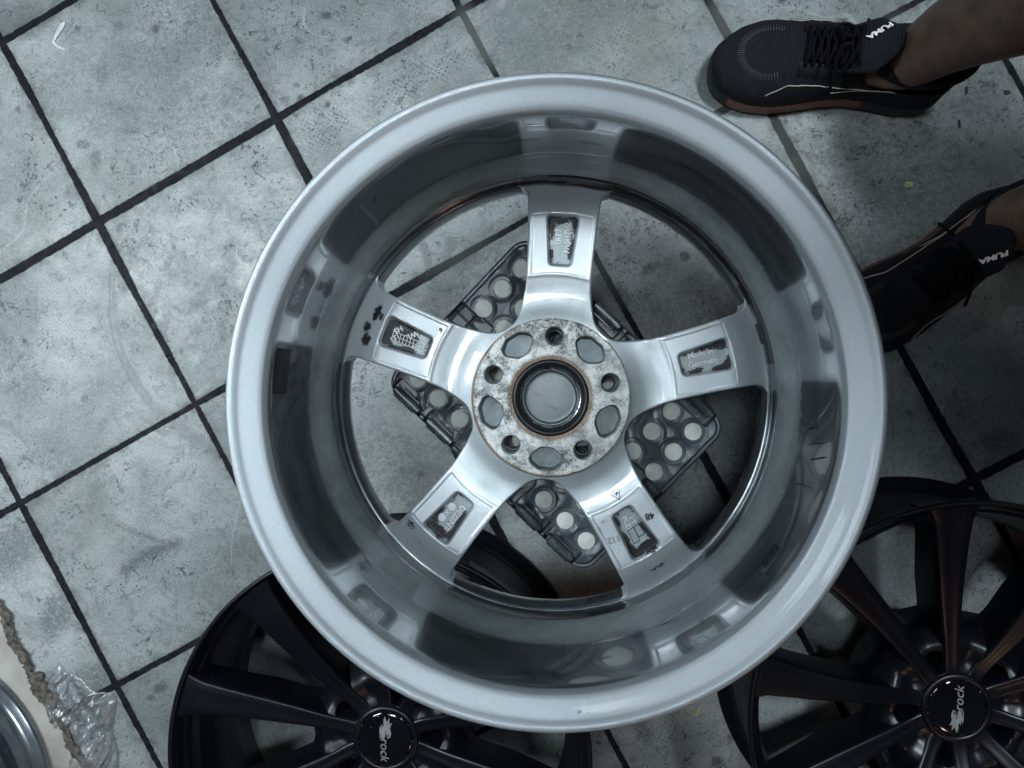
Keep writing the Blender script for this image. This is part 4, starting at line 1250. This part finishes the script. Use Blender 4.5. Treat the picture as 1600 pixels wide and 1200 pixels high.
def build_shoe(heel, ang, flip, logo):
    """x from heel to toe, y to the wearer's left; flip = +1 when the arch is on the +y side"""
    L = .303
    root = empty('shoe'); root.parent = person
    root.location = (heel[0] - PO.x, heel[1] - PO.y, 0); root.rotation_euler = (0, 0, ang)
    xs = L / .310 * np.array([0, .003, .012, .028, .055, .090, .125, .160, .195, .225, .252, .275, .292, .303, .3085, .310])
    hw = np.array([.000, .015, .027, .036, .0405, .0395, .0395, .0440, .0510, .0545, .0535, .0465, .0360, .0245, .0110, .000])
    cen = flip * np.array([0, 0, 0, 0, -.001, -.003, -.004, -.003, 0, .003, .005, .008, .011, .013, .014, .014])
    X = np.linspace(0, 1, 90) ; X = L * (0.5 - 0.5 * np.cos(PI * X)); ARCH = flip
    HW = np.interp(X, xs, hw); CE = np.interp(X, xs, cen)
    HW = np.array([float(h) for h in HW])
    # sole
    base = np.array([(x, c + h) for x, h, c in zip(X, HW, CE)] + [(x, c - h) for x, h, c in list(zip(X, HW, CE))[-2:0:-1]])
    def ringpts(grow, z): return [(p[0], p[1], z) for p in inset(base, grow)]
    def lift(x, z): return z + .014 * max(0, (x - .24) / .07) ** 2 + .004 * max(0, (.03 - x) / .03) ** 2
    def loft(levels, name, mat):
        V = []; F = []; n = None
        for g, z in levels:
            R_ = ringpts(g, z); n = len(R_)
            V += [(p[0], p[1], lift(p[0], (p[2] if callable(z) is False else z(p[0])))) for p in R_]
        for l in range(len(levels) - 1):
            for i in range(n): F.append((l * n + i, (l + 1) * n + i, (l + 1) * n + (i + 1) % n, l * n + (i + 1) % n))
        F.append(tuple(range(n))); F.append(tuple(range(len(levels) * n - 1, (len(levels) - 1) * n - 1, -1)))
        return mobj(name, V, F, mat, root, True, auto=50)
    loft([(-.003, 0.0), (.001, .001), (.002, .006)], 'outsole', OUTSOLE)
    ms = loft([(.001, .0062), (.0032, .012), (.0030, .022), (.0010, .030), (-.002, .033)], 'midsole', SOLE)
    ms.data.materials.append(OUTSOLE)
    for f in ms.data.polygons:
        if not ((f.center.y - float(np.interp(f.center.x, xs, cen))) * flip > .012 and .10 < f.center.x < .275): f.material_index = 1
    # upper: loft of arches
    hx = np.array([0, .012, .03, .06, .09, .12, .15, .180, .205, .230, .255, .275, .292, .304, .310])
    hh = np.array([.068, .072, .070, .062, .058, .064, .068, .062, .054, .047, .041, .035, .026, .014, .004])
    n = 56; V = []; F = []
    XU = np.concatenate([X])
    for i, x in enumerate(XU):
        h = float(np.interp(x, hx, hh)); w = HW[i] + .0005; c = CE[i]
        for k in range(n + 1):
            a = PI * k / n
            ca, sa = math.cos(a), math.sin(a)
            e = float(np.interp(x, [0, .1, .18, .25, .31], [.55, .55, .72, .85, .95]))
            y = c + w * math.copysign(abs(ca) ** e, ca)
            top = abs(sa) ** .85
            z = lift(x, .030) + h * top
            wr = .0013 * math.sin(x * 330 + a * 3) * sstep(.14, .17, x) * (1 - sstep(.21, .25, x))
            dip = .0
            if x < .125:   # foot opening sinks
                q = max(0, 1 - ((x - .066) / .056) ** 2) * max(0, sa - .55) / .45
                dip = .050 * min(1, q * 2.4)
            V.append((x, y, z + wr - dip))
    m = n + 1
    for i in range(len(XU) - 1):
        for k in range(n): F.append((i * m + k, i * m + k + 1, (i + 1) * m + k + 1, (i + 1) * m + k))
    up = mobj('upper', V, F, KNIT, root, True)
    bvh = BVHTree.FromPolygons([Vector(v) for v in V], F)

    def surf(x, y, dz=0.0):
        hit = bvh.ray_cast(Vector((x, y, .4)), Vector((0, 0, -1)))
        return (x, y, (hit[0].z if hit[0] is not None else .03) + dz)
    # padded collar
    pts = []
    for k in range(49):
        a = 2 * PI * k / 48
        x = .062 + .060 * math.cos(a); y = .0315 * math.sin(a) + float(np.interp(x, xs, cen))
        z = .098 + .010 * math.cos(a) ** 2 * (1 if math.cos(a) < 0 else .2) - .008 * abs(math.sin(a))
        pts.append((x, y, z))
    V, F = tube(pts, .0080, 12, caps=False); mobj('collar', V, F, KNIT, root, True)
    # tongue rising in front of the ankle
    V = []; F = []; nu, nv = 22, 16
    for i in range(nu + 1):
        u = i / nu
        x = .195 - .097 * u; z = .083 + .056 * u ** 1.2
        wd = .022 + .014 * u - .012 * max(0, u - .85) / .15
        for j in range(nv + 1):
            v = -1 + 2 * j / nv
            V.append((x + .010 * v * v * u, wd * v, z - .016 * v * v - .003 * (1 - u)))
    for i in range(nu):
        for j in range(nv): F.append((i * (nv + 1) + j, i * (nv + 1) + j + 1, (i + 1) * (nv + 1) + j + 1, (i + 1) * (nv + 1) + j))
    tg = mobj('tongue', V, F, KNIT, root, True)
    sm = tg.modifiers.new('thick', 'SOLIDIFY'); sm.thickness = .006
    bt = BVHTree.FromPolygons([Vector(v) for v in V], F)

    def tsurf(x, y, dz):
        hit = bt.ray_cast(Vector((x, y, .4)), Vector((0, 0, -1)))
        h2 = bvh.ray_cast(Vector((x, y, .4)), Vector((0, 0, -1)))
        z = max(hit[0].z if hit[0] is not None else 0, h2[0].z if h2[0] is not None else 0)
        return (x, y, z + dz)
    # lace stays either side
    for sg in (-1, 1):
        V = []; F = []; nn = 26
        for i in range(nn + 1):
            f = i / nn; x = .134 + .068 * f; y0 = sg * (.0235 - .004 * f)
            for y, dz in ((y0, .0024), (y0 + sg * .002, .0030), (y0 + sg * (.013 + .002 * math.sin(f * 40)), .0016), (y0 + sg * .016, -.001)): V.append(tsurf(x, y, dz))
        for i in range(nn):
            for j in range(3):
                q = (i * 4 + j, i * 4 + j + 1, i * 4 + 5 + j, i * 4 + 4 + j); F.append(q if sg < 0 else q[::-1])
        mobj('lace_stay', V, F, SHOEOV, root, True)
    # laces
    mb = MB(); rows = 8
    for i in range(rows):
        x0 = .138 + .0082 * i; x1 = x0 + .0082
        for sg in ((-1, 1) if i < rows - 1 else (1,)):
            pts = []
            for k in range(11):
                f = k / 10; y = sg * (-.024 + .048 * f); x = x0 + (x1 - x0) * f if i < rows - 1 else x0
                pts.append(tsurf(x, y, .0035 + .0030 * math.sin(PI * f) + (.0012 if sg > 0 else 0)))
            V, F = tube(pts, .0020, 7); mb.add(V, F)
    for sg in (-1, 1):    # bow loops and ends
        pts = []
        for k in range(17):
            f = k / 16; a = f * 2 * PI
            pts.append((.152 + .009 * math.sin(a) * sg + .004, sg * (.004 + .013 * (1 - math.cos(a))), tsurf(.140, 0, 0)[2] + .008 - .022 * (1 - math.cos(a)) / 2))
        V, F = tube(pts, .0021, 7); mb.add(V, F)
        pts = [(.142 + .02 * f * sg, sg * (.005 + .045 * f), tsurf(.142, 0, 0)[2] + .007 - .045 * f ** 1.6) for f in np.linspace(0, 1, 10)]
        V, F = tube(pts, .0020, 7); mb.add(V, F)
    mb.build('lace', LACE, root, True)
    # thin piping along both sides
    for sg in (-1, 1):
        mb = MB()
        for path in ([(.232, .93), (.215, .82), (.205, .80), (.180, .86), (.150, .95), (.110, .97), (.075, .93)], [(.150, 1.0), (.120, .985), (.090, .95), (.050, .90)]):
            P = smooth_profile(path, 5); pts = []
            for x, f in P:
                y = float(np.interp(x, xs, cen)) + sg * f * float(np.interp(x, xs, hw)) * .985
                pts.append(surf(x, y, .0004))
            V, F = tube(pts, .00085, 6); mb.add(V, F)
        mb.build('piping', PIPING, root, True)
    # stitched dashes round the toe box
    mb = MB()
    for k in range(44):
        f = k / 43; a = -1.9 + 3.8 * f
        cx_, cy_ = .232 + .004, flip * .004
        r0, r1 = .028, .036
        p0 = (cx_ + r0 * math.cos(a) * 1.15, cy_ + r0 * math.sin(a)); p1 = (cx_ + r1 * math.cos(a) * 1.15, cy_ + r1 * math.sin(a))
        V, F = tube([surf(*p0, .0001), surf((p0[0] + p1[0]) / 2, (p0[1] + p1[1]) / 2, .0003), surf(*p1, .0001)], .00055, 5); mb.add(V, F)
    mb.build('toe_stitching', STRIPE, root, True)
    # label lettering on the tongue, draped over it
    wx, wy, rotw, size = logo
    c, s = math.cos(-ang), math.sin(-ang)
    lx, ly = (wx - heel[0]) * c - (wy - heel[1]) * s, (wx - heel[0]) * s + (wy - heel[1]) * c
    V, F = text_mesh('PUMA', size, .0002, offset=size * .03, space=.92)
    V = V * np.array([1.0, 0.85, 1]); V = rotz(V, rotw - ang)
    V = [tsurf(v[0] + lx, v[1] + ly, .0035 + v[2]) for v in V]
    mobj('label_lettering', V, F, LABELW, root, False)
    return root


p1 = shoe_pt(HEEL1, ANG1, .124, -.013, 0); p2 = shoe_pt(HEEL2, ANG2, .124, .013, 0)
build_shoe(HEEL1, ANG1, 1, (p1[0], p1[1], math.radians(206), .0104))
build_shoe(HEEL2, ANG2, -1, (p2[0], p2[1], math.radians(200), .0104))

# ------------------------------------------------------------------ bottom left corner: card and film
def build_card():
    edge = [(-30, 900), (0, 943), (14, 975), (22, 1002), (38, 1024), (52, 1052), (60, 1078), (80, 1098), (96, 1118), (108, 1150), (122, 1174), (150, 1215), (170, 1260)]
    E_ = smooth_profile(edge, 5)
    E_ = E_ + RNG.normal(0, 1.3, E_.shape)
    out = [at(a, b)[:2] for a, b in E_]
    poly = list(out) + [(-.60, -1.0), (-1.1, -1.0), (-1.1, -.2)]
    V, F = plate(poly[::-1] if False else poly[::-1], .0006, .0052)
    root = empty('cardboard_sheet', (0, 0, 0))
    tag(root, 'torn pale cardboard sheet with a ragged brown edge under the corner wheel', 'cardboard')
    mobj('card_face', V, F, CARD, root, False)
    # ragged corrugated fringe
    mb = MB()
    for layer in range(4):
        V = []; F = []; n = 90
        for i in range(n + 1):
            f = i / n; k = f * (len(E_) - 1); i0 = int(min(k, len(E_) - 2)); p = E_[i0] + (E_[i0 + 1] - E_[i0]) * (k - i0)
            t = E_[min(i0 + 1, len(E_) - 1)] - E_[i0]; t = t / (np.hypot(*t) + 1e-9); nn = np.array([t[1], -t[0]])
            nz = mn.noise(Vector((f * 26, layer * 3.7, 0))); nz2 = mn.noise(Vector((f * 70, layer * 5.1, 3)))
            wout = (7 + 9 * nz + 5 * nz2) * (1.0 - .16 * layer) + (8 if .42 < f < .62 else 0)
            win = -4 - 5 * nz2 - 2.2 * layer
            z0 = .0058 - .0012 * layer
            for q, wv in enumerate((win, (win + wout) / 2, wout)):
                a = at(*(p + nn * wv)); V.append((a[0], a[1], max(.0008, z0 + .0045 * mn.noise(Vector((f * 34, q * 2.0, layer * 2))) * .5 + (.001 if q == 1 else 0))))
        for i in range(n):
            for q in range(2): F.append((i * 3 + q, i * 3 + q + 1, i * 3 + 4 + q, i * 3 + 3 + q))
        mb.add(V, F)
    o = mb.build('torn_fringe', KRAFT, root, False)
    s = o.modifiers.new('thick', 'SOLIDIFY'); s.thickness = .0007


build_card()


def build_film():
    poly = [(60, 1062), (72, 1050), (88, 1042), (93, 1032), (104, 1048), (128, 1062), (150, 1082), (176, 1082), (183, 1096), (176, 1140), (186, 1180), (184, 1215), (110, 1215), (100, 1180), (84, 1140), (62, 1105)]
    W_ = np.array([at(a, b)[:2] for a, b in poly])
    nx = ny = 130
    x = np.linspace(W_[:, 0].min(), W_[:, 0].max(), nx); y = np.linspace(W_[:, 1].min(), W_[:, 1].max(), ny)
    X, Y = np.meshgrid(x, y)
    sd = sdf_poly(X, Y, W_, .001)
    Z = np.zeros(X.shape)
    for i in range(ny):
        for j in range(nx):
            p = Vector((X[i, j] * 30 + Y[i, j] * 18, Y[i, j] * 9 - X[i, j] * 6, 0)); q = Vector((X[i, j] * 80 - Y[i, j] * 50, Y[i, j] * 34, 4))
            Z[i, j] = .002 + .009 * (1 - abs(mn.noise(p)) * 3.0) * .6 + .0030 * (1 - abs(mn.noise(q)) * 2) + .002 * mn.noise(q * 2.3)
    Z = np.maximum(.0008, Z * sstep(0.002, -.018, sd)) if False else np.maximum(.0008, Z * (1 - sstep(-.014, .001, sd)) + .001)
    V = np.stack([X.ravel(), Y.ravel(), Z.ravel()], 1); G = grid_faces(ny, nx)
    G = G[(sd.ravel()[G] < .0006).all(1)]
    used = np.unique(G); mp = -np.ones(len(V), int); mp[used] = np.arange(len(used))
    o = mobj('plastic_film', V[used], mp[G], WRAP, None, False)
    tag(o, 'crumpled clear plastic film on the floor beside the torn cardboard', 'plastic film')


build_film()


# ------------------------------------------------------------------ litter on the floor
def chip(name, pts, z, mat, label, cat, group=None, h=.0012):
    P = np.array([at(a, b)[:2] for a, b in pts])
    area = sum(P[i][0] * P[(i + 1) % len(P)][1] - P[(i + 1) % len(P)][0] * P[i][1] for i in range(len(P)))
    if area < 0: P = P[::-1]
    V, F = plate(P, z, z + h, h * .3)
    o = mobj(name, V, F, mat, None, False)
    tag(o, label, cat, group)
    return o


w = MB()
for q in ([(85, 60), (90, 48), (96, 38), (102, 33), (103, 38), (100, 45), (95, 52), (90, 59), (87, 65)], [(84, 60), (87, 66), (92, 72), (100, 76), (105, 80), (98, 79), (91, 76), (85, 71), (83, 65)]):
    P = np.array([at(a, b)[:2] for a, b in q])
    ar = sum(P[i][0] * P[(i + 1) % len(P)][1] - P[(i + 1) % len(P)][0] * P[i][1] for i in range(len(P)))
    if ar < 0: P = P[::-1]
    V, F = plate(P, .0005, .0022, .0005); w.add(V, F)
o = w.build('plastic_shard', WHITEPL, None, False); tag(o, 'small white bent plastic shard on the top left tile', 'shard')
chip('yellow_chip', [(1412, 288), (1416, 284), (1427, 285), (1426, 291), (1415, 293)], .0005, YELLOWCH, 'tiny yellowish chip on the dark floor between the two shoes', 'debris')
chip('black_crumb', [(1569, 142), (1576, 141), (1579, 146), (1572, 149), (1569, 147)], .0005, DARKCH, 'small black crumb on the floor at the right edge behind the upper shoe', 'debris', 'black crumbs on the floor')
chip('black_crumb', [(1496, 188), (1499, 187), (1501, 199), (1497, 201)], .0005, DARKCH, 'narrow black crumb on the floor just below the heel of the upper shoe', 'debris', 'black crumbs on the floor')
chip('black_crumb', [(1508, 136), (1512, 135), (1511, 147), (1508, 149)], .0005, DARKCH, 'narrow black crumb right of the heel of the upper shoe', 'debris', 'black crumbs on the floor')
chip('olive_flake', [(1085, 1117), (1089, 1107), (1093, 1104), (1092, 1112), (1088, 1121)], .0005, YELLOWCH, 'small olive flake on the floor below the silver wheel rim', 'debris')

# drops of water caught along the joints
mb = MB(); V0, F0 = lathe([(0, .5), (.5, .42), (.85, .2), (1.0, 0)], 10)
for (px, py) in [(505, 140), (512, 134), (518, 132), (526, 128), (533, 126), (540, 124), (547, 92), (262, 558), (260, 556), (264, 563), (445, 198), (448, 203), (46, 143), (186, 1063), (671, 398), (672, 410), (673, 422), (716, 378), (717, 372), (720, 385), (706, 396), (699, 391), (1061, 395), (1085, 1165), (1118, 1130), (482, 273), (355, 680), (480, 262), (318, 628)]:
    for k in range(3):
        p = at(px + random.uniform(-2.5, 2.5), py + random.uniform(-2.5, 2.5)); s_ = random.uniform(.0006, .0014)
        mb.add(V0 * s_ + np.array([p[0], p[1], .0003]), F0)
o = mb.build('floor_water_beads', WATER, None, True); tag(o, 'scattered beads of water along the tile joints', 'water', None, 'stuff')
